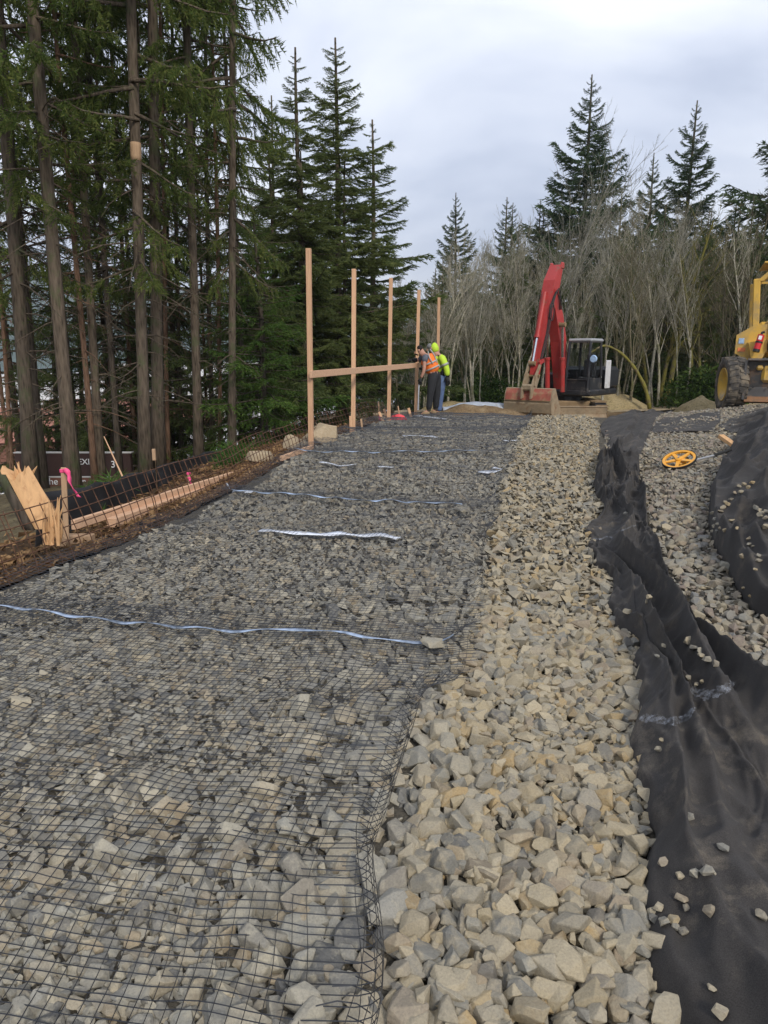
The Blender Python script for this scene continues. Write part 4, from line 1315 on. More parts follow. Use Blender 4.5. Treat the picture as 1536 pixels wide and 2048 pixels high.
# ------------------------------------------------------------------ bare broadleaf trees
def bare_tree(seed, H, r0, n1, spread, mat, up=.75, stems=1, lean=0.0, fine=1.0, lev=3):
    rng = np.random.default_rng(seed)
    T = MB()
    def limb(p, d, l, r, lv):
        k = 7 if lv == 0 else (5 if lv == 1 else 3)
        P = [p]
        dd = d.copy()
        for i in range(k-1):
            dd = dd + rng.normal(0, .10 if lv == 0 else .16, 3) + np.array([0, 0, .10*up if lv > 0 else .02])
            dd /= np.linalg.norm(dd)
            P.append(P[-1]+dd*l/(k-1))
        P = np.array(P)
        T.tube(P, np.linspace(r, r*(.22 if lv == 0 else .35), k), 7 if lv == 0 else (4 if lv == 1 else 3), False)
        if lv >= lev: return
        n = int((n1 if lv == 0 else (7 if lv == 1 else 5))*fine) if lv < 2 else int(4*fine)
        for i in range(n):
            f = rng.uniform(.28 if lv == 0 else .2, .98)
            j = min(k-2, int(f*(k-1))); w = f*(k-1)-j
            q = P[j]*(1-w)+P[j+1]*w
            a = rng.uniform(0, 6.28)
            base = P[j+1]-P[j]; base /= np.linalg.norm(base)
            s = np.array([math.cos(a), math.sin(a), 0])
            nd = base*up + s*spread*rng.uniform(.5, 1.1) + np.array([0, 0, .15]); nd /= np.linalg.norm(nd)
            ll = l*(.45 if lv == 0 else .5)*(1.15-f*.7)*rng.uniform(.6, 1.2)
            limb(q, nd, ll, max(.006, r*(1-f*.75)*.42), lv+1)
    for s in range(stems):
        a = rng.uniform(0, 6.28); off = np.array([math.cos(a), math.sin(a), 0])*(.35 if stems > 1 else 0)
        d = np.array([off[0]*.45+lean, off[1]*.45, 1.0]); d /= np.linalg.norm(d)
        limb(off*.6, d, H*(1 if s == 0 else rng.uniform(.65, .95)), r0*(1 if s == 0 else rng.uniform(.6, .9)), 0)
    return T.mesh('trunk', MAT[mat], True), None
BARE = {}
BARE['alderA'] = bare_tree(31, 10, .085, 18, .55, 'bark_alder', .9, 1)
BARE['alderB'] = bare_tree(32, 9, .07, 17, .5, 'bark_alder', 1.0, 2)
BARE['alderC'] = bare_tree(33, 11, .08, 19, .6, 'bark_alder', .8, 1, .06)
BARE['clump'] = bare_tree(34, 8.5, .05, 12, .45, 'bark_brown_twig', 1.1, 4)
BARE['clumpB'] = bare_tree(35, 8, .05, 12, .5, 'bark_brown_twig', 1.0, 4)
BARE['dark'] = bare_tree(36, 9, .10, 22, .8, 'bark_dark', .6, 2)
BARE['moss'] = bare_tree(37, 8, .13, 16, .8, 'bark_mossy', .6, 2, .1, lev=2)
BARE['mossB'] = bare_tree(38, 7, .10, 16, .9, 'bark_mossy', .5, 1, -.15, lev=2)
def bare_at(k, px, Y, label, group, scale=1.0, rz=0.0, h_top=None, name='bare_tree'):
    return tree_at(name, label, 'bare tree', k, px, 800, Y, rz, None, group, scale=scale, protos=BARE, h_top=h_top)
bare_at('alderA', 930, 27, 'tall pale alder with fine upright twigs left of the excavator bucket', 'single alders', rz=.5, h_top=(925, 440))
bare_at('alderC', 1000, 30, 'pale alder stem standing just above the excavator bucket', 'single alders', rz=2.5, h_top=(985, 430))
bare_at('alderB', 860, 25, 'pale twin stemmed alder behind the farthest wooden post', 'single alders', rz=1.5, h_top=(850, 480))
bare_at('alderC', 1250, 30, 'pale straight alder right of the excavator cab', 'single alders', rz=4, h_top=(1240, 430))
bare_at('moss', 1318, 28, 'mossy forked tree with a pale upper stem left of the loader', 'mossy trees', rz=2, h_top=(1365, 380), name='mossy_tree')
bare_at('mossB', 1295, 29, 'moss covered trunk standing left of the mossy forked tree', 'mossy trees', rz=1, h_top=(1285, 480), name='mossy_tree')
bare_at('moss', 1400, 27, 'mossy dark tree directly left of the loader wheel', 'mossy trees', rz=5, h_top=(1420, 440), name='mossy_tree')
for i, (px, Y, top, k) in enumerate([(895, 25, (880, 470), 'alderA'), (962, 26, (955, 450), 'alderB'), (1040, 27, (1035, 470), 'alderC'), (1205, 26.5, (1195, 440), 'alderA'), (1235, 27, (1262, 420), 'alderC'), (1355, 26.5, (1350, 400), 'alderB'), (1475, 26, (1480, 380), 'alderA')]):
    o = bare_at(k, px, Y, ['pale alder right of the worker in lime yellow', 'pale twin alder left of the excavator bucket', 'pale alder directly behind the excavator bucket', 'pale alder directly behind the excavator cab', 'pale leaning alder just right of the cab', 'pale twin alder behind the gap between cab and loader', 'pale alder directly behind the loader'][i], 'alders at the front of the thicket', rz=i*2.2, h_top=top)
    o.scale = (o.scale[0]*1.0, o.scale[1]*1.0, o.scale[2])
for i, (px, Y, s) in enumerate([(880, 31, .42), (1025, 33, .5), (1100, 32, .46), (1225, 33, .5), (1300, 34, .55), (1385, 32, .5), (1465, 33, .55), (1530, 32, .6)]):
    tree_at('spruce_tree', 'small green conifer growing among the bare trees of the thicket', 'spruce', 'youngfir', px, 800, Y-2.5, i*1.7, None, 'small conifers among the bare trees', scale=s*1.1)
GA, GC, GD = 'pale bare alders in the thicket', 'brown twiggy clumps in the thicket', 'dark bare trees in the thicket'
for i in range(60):
    px = 770 + i*14.2 + brng.uniform(-12, 12)
    k = brng.choice(['alderA', 'alderB', 'alderC', 'alderB', 'clumpB', 'clump']) if px < 1240 else brng.choice(['alderB', 'clump', 'clumpB', 'dark', 'dark', 'alderC', 'mossB', 'moss', 'alderA'])
    Y = brng.choice([27, 29, 31, 34, 37]) if px > 880 else brng.choice([24, 27, 30])
    s = brng.uniform(.62, .9)*(.82 if px < 1050 else 1.0)
    if k.startswith('alder'): lab, g = 'slim pale bare alder in the thicket behind the machines', GA
    elif k.startswith('clump'): lab, g = 'brown many stemmed bare clump in the thicket behind the machines', GC
    elif k == 'dark': lab, g = 'dark bare branching tree in the thicket near the loader', GD
    else: lab, g = 'leaning mossy trunk in the thicket near the loader', 'leaning mossy trunks in the thicket'
    bare_at(k, px, Y, lab, g, s*(1.0 if px > 900 else .9), i*1.7)
# the mossy sapling bent into an arch
ar = MB()
Ya = 26.0
pts = catmull(np.array([at(1300, 812, Ya), at(1288, 770, Ya), at(1268, 735, Ya), at(1240, 705, Ya), at(1215, 692, Ya), at(1180, 706, Ya-.6)]), 18)
b0 = Vector(pts[0]); b0.z = float(G(b0.x, b0.y)); pts[0] = b0
t = thing('bent_tree', 'mossy sapling bent over in an arch right of the excavator cab', 'bare tree', b0)
ar.tube(pts-np.array(b0), np.linspace(.075, .03, 18)*(1+.2*np.sin(np.arange(18)*2.1)), 7)
ar.build('trunk', MAT['bark_mossy'], t, True)
# evergreen shrubs and undergrowth
def shrub_mesh(seed, r, h, n, ln, wd, mat):
    rng = np.random.default_rng(seed)
    p = rng.normal(size=(n, 3)); p /= np.linalg.norm(p, axis=1)[:, None]; p *= rng.uniform(.35, 1, (n, 1))
    p[:, 2] = np.abs(p[:, 2])
    lump = 1+.35*fbm(np.arctan2(p[:, 1], p[:, 0])*1.6, p[:, 2]*3, 3, seed)
    P = p*np.array([r, r, h])*lump[:, None]
    D = p/np.linalg.norm(p, axis=1)[:, None]
    tri = blades(P, D, rng, ln, wd, 1.2)
    T = MB()
    for i in range(9):
        e = P[i]*.8; T.tube(np.array([[0, 0, 0], e*.5+[0, 0, .08], e]), [.02, .012, .005], 4, False)
    return mesh_np('foliage', tri, np.arange(len(tri)).reshape(-1, 3), [MAT[mat]]), T.mesh('stem', MAT['bark_dark'], True)
SH = {'a': shrub_mesh(1, 1.3, 1.5, 3200, .16, .07, 'shrub_leaf'), 'b': shrub_mesh(2, 1.0, .9, 2200, .14, .06, 'shrub_leaf'), 'fern': shrub_mesh(3, .35, .35, 420, .16, .02, 'needles_bright')}
def shrub(k, px, Y, lab, group=None, s=1.0, rz=0.0, name='shrub', py=800):
    P = at(px, py, Y)
    t = thing(name, lab, 'shrub', (P[0], P[1], float(G(P[0], P[1]))-.05), rz, group)
    t.scale = (s, s, s)
    link('foliage', SH[k][0], t); link('stem', SH[k][1], t)
for i in range(20):
    px = 870 + i*35 + brng.uniform(-10, 10)
    shrub(brng.choice('ab'), px, brng.uniform(28, 33), 'dark green low shrub in the undergrowth under the thicket', 'low shrubs under the thicket', brng.uniform(.7, 1.25), i)
shrub('a', 1408, 26, 'large dark evergreen shrub just left of the loader wheel', s=1.15)
for px, py, Y, s in [(195, 1015, 7.0, .9), (170, 1040, 6.4, .7), (232, 1000, 7.6, 1.0), (470, 925, 10.6, .9), (455, 935, 10.2, .7)]:
    P = hit(px, py)
    t = thing('fern', 'small green fern sprig behind the wire mesh ' + ('above the lumber boards' if px < 300 else 'at the far end of the boards'), 'fern', (P[0], P[1], float(G(P[0], P[1]))), px, 'fern sprigs behind the lumber boards' if px < 300 else 'fern sprigs at the far end of the boards')
    t.scale = (s, s, s)
    link('foliage', SH['fern'][0], t)
# ------------------------------------------------------------------ wire mesh facing along the left edge
def edge_pt(y, out=0.12):
    x = float(x_left(y))-out
    return x
def mesh_panel(y0, y1, hgt, label, lean=-.10, sp=.105, rows=5):
    t = thing('wire_panel', label, 'wire mesh', (edge_pt((y0+y1)/2), (y0+y1)/2, 0), 0, 'rusty wire mesh panels along the left edge')
    o = np.array(t.location)
    n = int(round((y1-y0)/sp))
    rng = np.random.default_rng(int(y0*100))
    bow = lambda s: .03*math.sin(s*math.pi)
    def pt(s, h):
        y = y0+(y1-y0)*s
        x = edge_pt(y)+lean*(h/hgt)**1.3-bow(s)*(h/hgt)
        return np.array([x, y, float(G(edge_pt(y, 0.0), y))+.02+h*(1+.05*math.sin(y*2.3))])-o
    for i in range(n+1):
        s = i/n; j = rng.normal(0, .006)
        P = np.array([pt(s, -.04), pt(s, hgt*.45)+[0, j, 0], pt(s, hgt*rng.uniform(1.0, 1.05))+[0, j*2, 0]])
        MB().tube(P, .0042, 4).build('upright_wire', MAT['rust'], t)
    for k in range(rows):
        h = hgt*(.06+.94*k/(rows-1))
        P = np.array([pt(s, h)+[.008, 0, 0] for s in np.linspace(-.015, 1.015, 9)])
        MB().tube(P, .0045, 4).build('long_wire', MAT['rust'], t)
yy = [3.05, 4.55, 6.05, 7.55, 9.05, 10.6, 12.2, 13.9, 15.6]
labs = ['nearest rusty wire mesh panel, in front of the splintered stump', 'rusty wire mesh panel in front of the stake with the pink ribbon', 'rusty wire mesh panel in front of the near half of the lumber boards', 'rusty wire mesh panel in front of the far end of the lumber boards',
        'rusty wire mesh panel in front of the boulders', 'rusty wire mesh panel just behind the nearest wooden post', 'rusty wire mesh panel beside the second wooden post', 'farthest rusty wire mesh panel, near the red bag']
for (a, b), l in zip(zip(yy[:-1], yy[1:]), labs):
    mesh_panel(a, b-.03, .43 if a < 9 else .40, l, sp=.105 if a < 9 else .16)

# ------------------------------------------------------------------ posts and rail
def plank_between(a, b, w, t_, up=(0, 0, 1)):
    """a sawn board from a to b, w tall along up, t_ thick; returns MB and the frame origin"""
    a = Vector(a); b = Vector(b)
    d = (b-a); L = d.length; d.normalize()
    u = Vector(up); u = (u-d*u.dot(d)).normalized(); s = d.cross(u)
    m = MB(Matrix((( d.x, s.x, u.x, 0), (d.y, s.y, u.y, 0), (d.z, s.z, u.z, 0), (0, 0, 0, 1))))
    m.box((L/2, 0, 0), (L, t_, w), bev=.004)
    return m
def stick_obj(name, a, b, w, t_, mat, label=None, cat=None, group=None, up=(0, 0, 1), parent=None):
    m = plank_between(a, b, w, t_, up)
    o = m.build(name, MAT[mat], parent)
    o.location = Vector(a) if parent is None else Vector(a)
    return tag(o, label, cat, group)
POSTS = [(622, 895, 617, 497, 10.7, 'nearest and tallest looking wooden post, beside the boulders'),
         (706, 862, 708, 538, 12.95, 'second wooden post from the left'),
         (777, 838, 782, 556, 15.0, 'third wooden post from the left, beside the red bag'),
         (831, 828, 838, 580, 16.9, 'fourth wooden post, where the rail ends at the workers'),
         (874, 822, 878, 595, 19.2, 'farthest wooden post, behind the worker in lime yellow')]
PGRP = 'upright wooden posts along the path edge'
post_top = []
for bx, by, tx, ty, Y, lab in POSTS:
    a = at(bx, by, Y); b = at(tx, ty, Y)
    a[2] = min(a[2], float(G(a[0], a[1]))+.02)-.25
    stick_obj('wooden_post', a, b, .07, .07, 'lumber', lab, 'post', PGRP, up=(.2, 1, 0))
    post_top.append((a, b))
# the rail on the near faces of the posts
ra = at(621, 749, 10.58); rb = at(840, 730, 16.75)
mid1 = at(706, 741, 12.87)
stick_obj('wooden_rail', ra, rb, .105, .04, 'lumber_lying', 'long level board being fixed across the first four posts', 'board')
# lumber lying on the ground behind the mesh
def on_ground(px, py, lift=.04):
    P = hit(px, py); return np.array([P[0], P[1], P[2]+lift])
GL = 'lumber lying along the wire mesh'
a = at(146, 1050, 5.75); b = at(494, 941, 9.6)
stick_obj('lumber_board', a, b, .085, .04, 'lumber_lying', 'upper and longer of the two boards lying behind the wire mesh', 'board', GL, up=(0, 0, 1))
a = at(222, 1046, 6.15); b = at(415, 977, 8.35)
stick_obj('lumber_board', a, b, .085, .09, 'lumber_lying', 'thicker board lying lowest behind the wire mesh, under the longer one', 'board', GL)
a = on_ground(562, 926, .06); b = on_ground(622, 903, .06)
stick_obj('lumber_board', a, b, .07, .04, 'lumber_lying', 'short board lying at the foot of the nearest post', 'board', GL)
for px, py, k in [(150, 1062, 5.78), (310, 1020, 7.3), (440, 962, 9.0)]:
    P = at(px, py, k); z = float(G(P[0], P[1]))
    o = MB().box((0, 0, 0), (.3, .09, max(.06, P[2]-z+.02)), bev=.006).build('support_block', MAT['stake_wood'])
    o.location = (P[0], P[1], (P[2]+z)/2-.04)
    tag(o, {150: 'dark wood block under the near end of the longer board', 310: 'dark wood block under the middle of the boards', 440: 'dark wood block under the far end of the boards'}[px], 'block')

# ------------------------------------------------------------------ stakes
def stake(bx, by, tx, ty, Y, w, label, group='small survey stakes', pinktop=False, mat='stake_wood', flag=None, cat='stake', name='stake'):
    a = at(bx, by, Y); b = at(tx, ty, Y)
    a[2] -= .12
    t = thing(name, label, cat, a, 0, group)
    m = plank_between((0, 0, 0), b-a, w, .02, up=(1, .15, 0)); m.build('shaft', MAT[mat], t)
    d = (b-a)
    if pinktop: plank_between(d*.72, d*1.004, w+.004, .024, up=(1, .15, 0)).build('painted_top', MAT['pink'], t)
    if flag:
        P = np.array([at(px, py, Y-.03-.004*i) for i, (px, py) in enumerate(flag)])-a
        P = catmull(P, 22)
        rows = []
        for i, q in enumerate(P):
            s = .018+.005*math.sin(i*.9)
            tw_ = i*.16
            rows.append((q+np.array([s*math.cos(tw_), s*math.sin(tw_), .004]), q-np.array([s*math.cos(tw_), s*math.sin(tw_), .004])))
        V = np.array(rows).reshape(-1, 3); n = len(P); i = np.arange(n-1)
        o = link('ribbon', mesh_np('ribbon', V, np.stack([i*2, i*2+1, i*2+3, i*2+2], -1), [MAT['pink']], True), t)
        md = o.modifiers.new('thickness', 'SOLIDIFY'); md.thickness = .002
        MB().box(d*.955, (w+.012, .034, .03), bev=.004).build('ribbon_knot', MAT['pink'], t)
    return t
stake(130, 1050, 127, 935, 5.55, .042, 'tall survey stake tied with a long pink ribbon beside the stump', flag=[(129, 937), (136, 945), (140, 962), (147, 978), (152, 985), (158, 994)])
stake(379, 972, 377, 945, 8.6, .03, 'short stake with a pink side standing over the lumber boards', pinktop=False, flag=[(378, 954), (381, 962), (382, 970)])
stake(463, 942, 462, 924, 10.3, .03, 'pink topped stake at the far end of the lumber boards', pinktop=True)
stake(523, 925, 522, 902, 10.4, .03, 'pink stake between the boulders', pinktop=True)
stake(726, 858, 722, 838, 13.0, .035, 'red pink stake just right of the second wooden post', pinktop=True)
stake(771, 842, 758, 824, 14.9, .05, 'leaning light wooden stake left of the third post', mat='lumber')
stake(775, 832, 768, 818, 15.2, .05, 'upper leaning stake close left of the third post', mat='lumber')
stake(823, 828, 817, 816, 16.4, .06, 'small leaning stake left of the fourth post', mat='lumber')
stake(759, 830, 757, 803, 15.4, .03, 'thin red stake left of the third post', pinktop=True)
stake(800, 828, 796, 812, 15.6, .03, 'thin red stake right of the third post', pinktop=True)
stake(702, 862, 701, 832, 12.8, .05, 'short stake touching the left of the second wooden post', mat='lumber')
stake(565, 920, 563, 896, 10.9, .03, 'thin brown stake left of the nearest post')
# red bag
def crumple(seed, r, h, mat, name):
    bm = bmesh.new(); bmesh.ops.create_icosphere(bm, subdivisions=3, radius=1)
    V = np.array([v.co[:] for v in bm.verts])
    n = fbm(V[:, 0]*2.2+V[:, 2]*1.3, V[:, 1]*2.2, 3, seed)
    V = V*(1+.38*n[:, None]); V[:, 2] = np.maximum(V[:, 2], -.25)
    V = V*np.array([r, r*.7, h])
    for v, q in zip(bm.verts, V): v.co = q
    me = bpy.data.meshes.new(name); bm.to_mesh(me); bm.free(); me.materials.append(MAT[mat]); return me
P = at(797, 829, 15.4); P[2] = float(G(P[0], P[1]))+.03
tag(link('red_bag', crumple(3, .20, .12, 'pink_red', 'red_bag'), None, P), 'crumpled red bag on the ground right of the third post', 'bag')
# crowbar or pole leaning by the workers
a = at(836, 820, 16.6); b = at(838, 768, 16.5)
t = tag(MB().tube(np.array([a-a, (b-a)*.5, b-a]), .014, 6).build('pry_bar', MAT['tape_white']), 'thin grey bar standing under the hand of the orange vest worker', 'bar'); t.location = a
a = at(246, 955, 8.6); b = at(208, 873, 8.9)
t = tag(MB().tube(np.array([[0, 0, 0], (b-a)*.5, b-a]), [.011, .009, .006], 6).build('leaning_pole', MAT['lumber']), 'thin pale pole leaning against the silt fence', 'pole'); t.location = a

# ------------------------------------------------------------------ silt fence
def silt_fence():
    pix = [(60, 985, 6.2), (170, 968, 7.1), (246, 952, 8.3), (320, 930, 9.4), (400, 906, 10.9), (446, 892, 12.2)]
    base = np.array([at(px, py+54-i*4, Y) for i, (px, py, Y) in enumerate(pix)])
    top = np.array([at(px, py, Y) for px, py, Y in pix])
    C = catmull(top, 80); B = C.copy(); B[:, 2] = G(B[:, 0], B[:, 1])-.1
    s = np.linspace(0, 1, 80)
    t = thing('silt_fence', 'sagging black silt fence stapled to short stakes behind the lumber boards', 'silt fence', C[40]*[1, 1, 0]+[0, 0, B[40, 2]])
    o = np.array(t.location)
    rows = []
    for k in range(10):
        f = k/9
        q = B*(1-f)+C*f
        q[:, 0] += .05*np.sin(s*40+f*2)*(.4+f*.3)+.03*fbm(s*30, s*0+f*3, 2, 5)
        q[:, 2] += -.03*f*np.abs(np.sin(s*math.pi*5))
        rows.append(q-o)
    V = np.concatenate(rows)
    ob = link('fence_cloth', mesh_np('fence_cloth', V, grid_faces(80, 10), [MAT['silt_black']], True), t)
    md = ob.modifiers.new('thickness', 'SOLIDIFY'); md.thickness = .006
    for i in (6, 18, 30, 43, 56, 68, 78):
        a = B[i]-o+[-.03, .02, 0]; b = C[i]-o+[-.03, .02, .05]
        plank_between(a, b, .04, .04, up=(1, 0, 0)).build('fence_stake', MAT['stake_wood'], t)
silt_fence()

# ------------------------------------------------------------------ stump with splintered wood
def stump():
    P = at(70, 1085, 4.95); z = float(G(P[0], P[1]))-.05
    t = thing('tree_stump', 'sawn tree stump with fresh tan wood and torn splinters at the left edge', 'stump', (P[0], P[1], z))
    o = np.array(t.location)
    a = at(92, 1052, 5.0)-o; b = at(30, 945, 5.05)-o
    n = 14; k = 7
    rows = []
    for i in range(k):
        f = i/(k-1)
        c = a*(1-f)+b*f
        r = .12*(1-.2*f)
        for j in range(n):
            an = 2*math.pi*j/n
            rr = r*(1+.10*math.sin(an*3+f*2)+.05*math.sin(an*7))
            rows.append(c+np.array([rr*math.cos(an), rr*.8*math.sin(an), .05*math.cos(an*2)*f + (.018*math.sin(an*5) if i == k-1 else 0)]))
    F = [(i*n+j, i*n+(j+1) % n, (i+1)*n+(j+1) % n, (i+1)*n+j) for i in range(k-1) for j in range(n)]
    F.append(tuple((k-1)*n+j for j in range(n)))
    MB().add(np.array(rows), F).build('wood_face', MAT['fresh_wood'], t, False)
    # bark half behind
    rows = []
    for i in range(k):
        f = i/(k-1); c = a*(1-f)+b*f
        r = .138*(1-.2*f)
        for j in range(9):
            an = math.pi*(.55+.9*j/8)
            rows.append(c+np.array([r*math.cos(an)*1.04, r*.86*math.sin(an)+.0, 0]))
    F = [(i*9+j, i*9+j+1, (i+1)*9+j+1, (i+1)*9+j) for i in range(k-1) for j in range(8)]
    ob = MB().add(np.array(rows), F).build('bark', MAT['bark_fir'], t, True)
    ob.modifiers.new('thickness', 'SOLIDIFY').thickness = .02
    # torn hinge piece with splinters
    c0 = at(104, 1075, 4.85)-o; c1 = at(96, 1020, 4.9)-o
    rng = random.Random(5)
    for i in range(16):
        f = rng.uniform(0, 1)
        p = c0+np.array([rng.uniform(-.07, .07), rng.uniform(-.05, .05), -.05])
        tip = at(rng.choice([116, 112, 105, 98, 118, 88, 120]) + rng.uniform(-8, 8), rng.uniform(990, 1050), 4.9+rng.uniform(-.1, .1))-o
        w = rng.uniform(.008, .022)
        m = MB(); m.tube(np.array([p, (p+tip)/2+[rng.uniform(-.01, .01), 0, 0], tip]), [w, w*.8, w*.15], 4)
        m.build('splinter', MAT['fresh_wood'], t)
    for i in range(7):
        p = b+np.array([rng.uniform(-.02, .1), rng.uniform(-.06, .06), -.03]); tip = p+np.array([rng.uniform(-.03, .06), 0, rng.uniform(.05, .12)])
        MB().tube(np.array([p, (p+tip)/2, tip]), [.012, .009, .002], 4).build('splinter', MAT['fresh_wood'], t)
stump()
# bark, chips and twigs on the shelf of soil (nobody could count them)
def debris():
    rng = np.random.default_rng(8)
    n = 15000
    y = rng.uniform(2.6, 17.5, n); d = rng.gamma(2.0, .42, n)
    x = x_left(y)-.10-d
    keep = (d < 3.2)
    x, y = x[keep], y[keep]; n = len(x)
    z = G(x, y)+rng.uniform(-.005, .05, n)
    L = rng.gamma(2, .022, n)+.015; W = L*rng.uniform(.12, .5, n)
    a = rng.uniform(0, 6.28, n); e = rng.normal(0, .35, n)
    D = np.stack([np.cos(a)*np.cos(e), np.sin(a)*np.cos(e), np.sin(e)], -1)
    Q = np.cross(D, rng.normal(size=(n, 3))); Q /= np.linalg.norm(Q, axis=1)[:, None]
    Nn = np.cross(D, Q)
    P = np.stack([x, y, z], -1)
    A = P - D*L[:, None]/2; B = P + D*L[:, None]/2
    V = np.stack([A-Q*W[:, None]/2, A+Q*W[:, None]/2+Nn*W[:, None]*.2, B+Q*W[:, None]*.3, P+Nn*W[:, None]*.5], 1).reshape(-1, 3)
    i = np.arange(n)*4
    F = np.concatenate([np.stack([i, i+1, i+2], -1), np.stack([i, i+2, i+3], -1), np.stack([i+1, i+2, i+3], -1), np.stack([i, i+1, i+3], -1)])
    o = link('debris', mesh_np('debris', V, F, [MAT['chips']]))
    tag(o, 'brown bark chips and wood debris strewn along the bank', kind='stuff')
    # soil lip
debris()
patch('soil_shelf', np.array([[x_left(y)-.09, y] for y in np.linspace(2.4, 18, 30)] + [[x_left(y)-1.9-.3*math.sin(y*2), y] for y in np.linspace(18, 2.4, 30)]), .06, MAT['dark_soil'], .015, 'dark churned soil behind the wire mesh', .05, 7)
rng_b = random.Random(9)
def boulder(px, py, wpx, hpx, Y, label, seed):
    a = at(px, py, Y)
    s = wpx*float(project(a)[2][0])/FPX; hh = hpx*float(project(a)[2][0])/FPX
    V, F = hull_proto(22, np.random.default_rng(seed), .9, .04)
    V = V*(1+.16*fbm(V[:, 0]*2.5+V[:, 2], V[:, 1]*2.5+V[:, 2]*2, 3, seed)[:, None])
    me = mesh_np('boulder', V, F, [MAT['boulder_tan']])
    o = link('boulder', me, None, (a[0], a[1], a[2]+hh*.42), (0, 0, seed), (s*.54, s*.45, hh*.60))
    return tag(o, label, 'boulder', 'boulders behind the wire mesh')
boulder(519, 929, 62, 34, 10.1, 'pale rounded boulder lowest and leftmost of the boulders', 3)
boulder(588, 912, 46, 50, 11.2, 'upright tan boulder between the pale rounded one and the biggest one', 5)
boulder(640, 892, 78, 48, 11.5, 'biggest tan boulder behind the nearest post', 9)
boulder(545, 926, 32, 20, 10.6, 'small boulder between the pale rounded one and the upright one', 12)
boulder(612, 898, 22, 18, 10.9, 'little tan rock at the foot of the nearest post', 14)
for i, (px, py, w, h, Y, lab) in enumerate([(800, 812, 40, 22, 17.4, 'low brown rock behind the third post'), (760, 812, 34, 18, 16.6, 'low brown rock left of the third post'), (842, 806, 22, 16, 18.0, 'small tan rock under the pry bar')]):
    b_ = boulder(px, py, w, h, Y, lab, 20+i); b_.location.z = float(G(b_.location.x, b_.location.y))+.16

# ------------------------------------------------------------------ dirt road, mounds, white tarp
road = hitp([(1195, 826), (1330, 822), (1440, 812), (1640, 806)])[:, :2]
far_e = np.array([[22, 31], [14, 29], [8.2, 28.5]])
patch('dirt_road', cat(road, far_e), .4, MAT['road_dirt'], .03, 'tan dirt track crossing behind the excavator', .02)
patch('dirt_yard', np.array([[-.5, 17.2], [1.2, 18.3], [4.9, 18.6], [9, 19.4], [9, 29], [4, 29.5], [1.0, 25]]), .25, MAT['mound_dirt'], .01, 'trampled brown earth round the excavator', .04, 4)
def mound(px, py, Y, rx, ry, h, mat, label, seed, rz=0):
    P = at(px, py, Y)
    nx = 46
    u = np.linspace(-1, 1, nx); U, Vv = np.meshgrid(u, u)
    r = np.sqrt(U**2+Vv**2)
    x = P[0]+U*rx*math.cos(rz)-Vv*ry*math.sin(rz); y = P[1]+U*rx*math.sin(rz)+Vv*ry*math.cos(rz)
    z = G(x, y)-.05 + h*np.clip(1-r**1.5, 0, 1)*(1+.35*fbm(x*1.3, y*1.3, 3, seed)) + .07*fbm(x*4, y*4, 3, seed+1)*np.clip(1.1-r, 0, 1)
    z = np.where(r > 1, G(x, y)-.15, z)
    o = link('dirt_mound', mesh_np('dirt_mound', np.stack([x, y, z], -1).reshape(-1, 3), grid_faces(nx, nx), [MAT[mat]], True))
    return tag(o, label, kind='structure')
mound(945, 812, 21.0, 2.6, 1.6, .55, 'mound_dirt', 'brown dirt mound between the workers and the excavator bucket', 301)
mound(900, 805, 24.0, 2.6, 1.8, .75, 'mound_sand', 'tan dirt mound behind the worker in lime yellow', 303)
mound(1205, 800, 27.5, 2.0, 1.5, .85, 'mound_sand', 'yellowish dirt mound right of the excavator', 305)
mound(1400, 812, 21.8, .95, .9, .50, 'mound_sand', 'small gravel pile left of the loader wheel', 307)
mound(1345, 796, 30.5, 4.5, .9, .35, 'mound_dirt', 'low dark earth ridge at the foot of the thicket', 309)
mound(790, 820, 18.6, 2.0, 1.0, .45, 'dark_soil', 'dark earth ridge behind the third post', 311)
plain('tarp_blue', (0.36, 0.40, 0.46), 0.6, 0, 0.2, 5.0, dirt=(0.25, 0.22, 0.18), dirt_amt=0.3)
def tarp():
    P0 = at(885, 800, 22.4); P1 = at(1032, 790, 22.8)
    n = 60; m = 14
    s = np.linspace(0, 1, n)
    C = P0[None]*(1-s[:, None])+P1[None]*s[:, None]
    C[:, 2] = G(C[:, 0], C[:, 1])+.50+.08*np.sin(s*math.pi)
    rows = []
    for k in range(m):
        a = (k/(m-1)-.5)*2.6
        q = C.copy(); q[:, 1] -= .42*math.sin(a); q[:, 2] += .20*(math.cos(a)-1)*1.6+.03*fbm(s*9, s*0+a*2, 3, 21)
        rows.append(q)
    o = link('tarp', mesh_np('tarp', np.concatenate(rows), grid_faces(n, m), [MAT['tarp_blue']], True))
    o.modifiers.new('thickness', 'SOLIDIFY').thickness = .01
    tag(o, 'pale blue white tarp draped over the dirt behind the workers', 'tarp')
tarp()

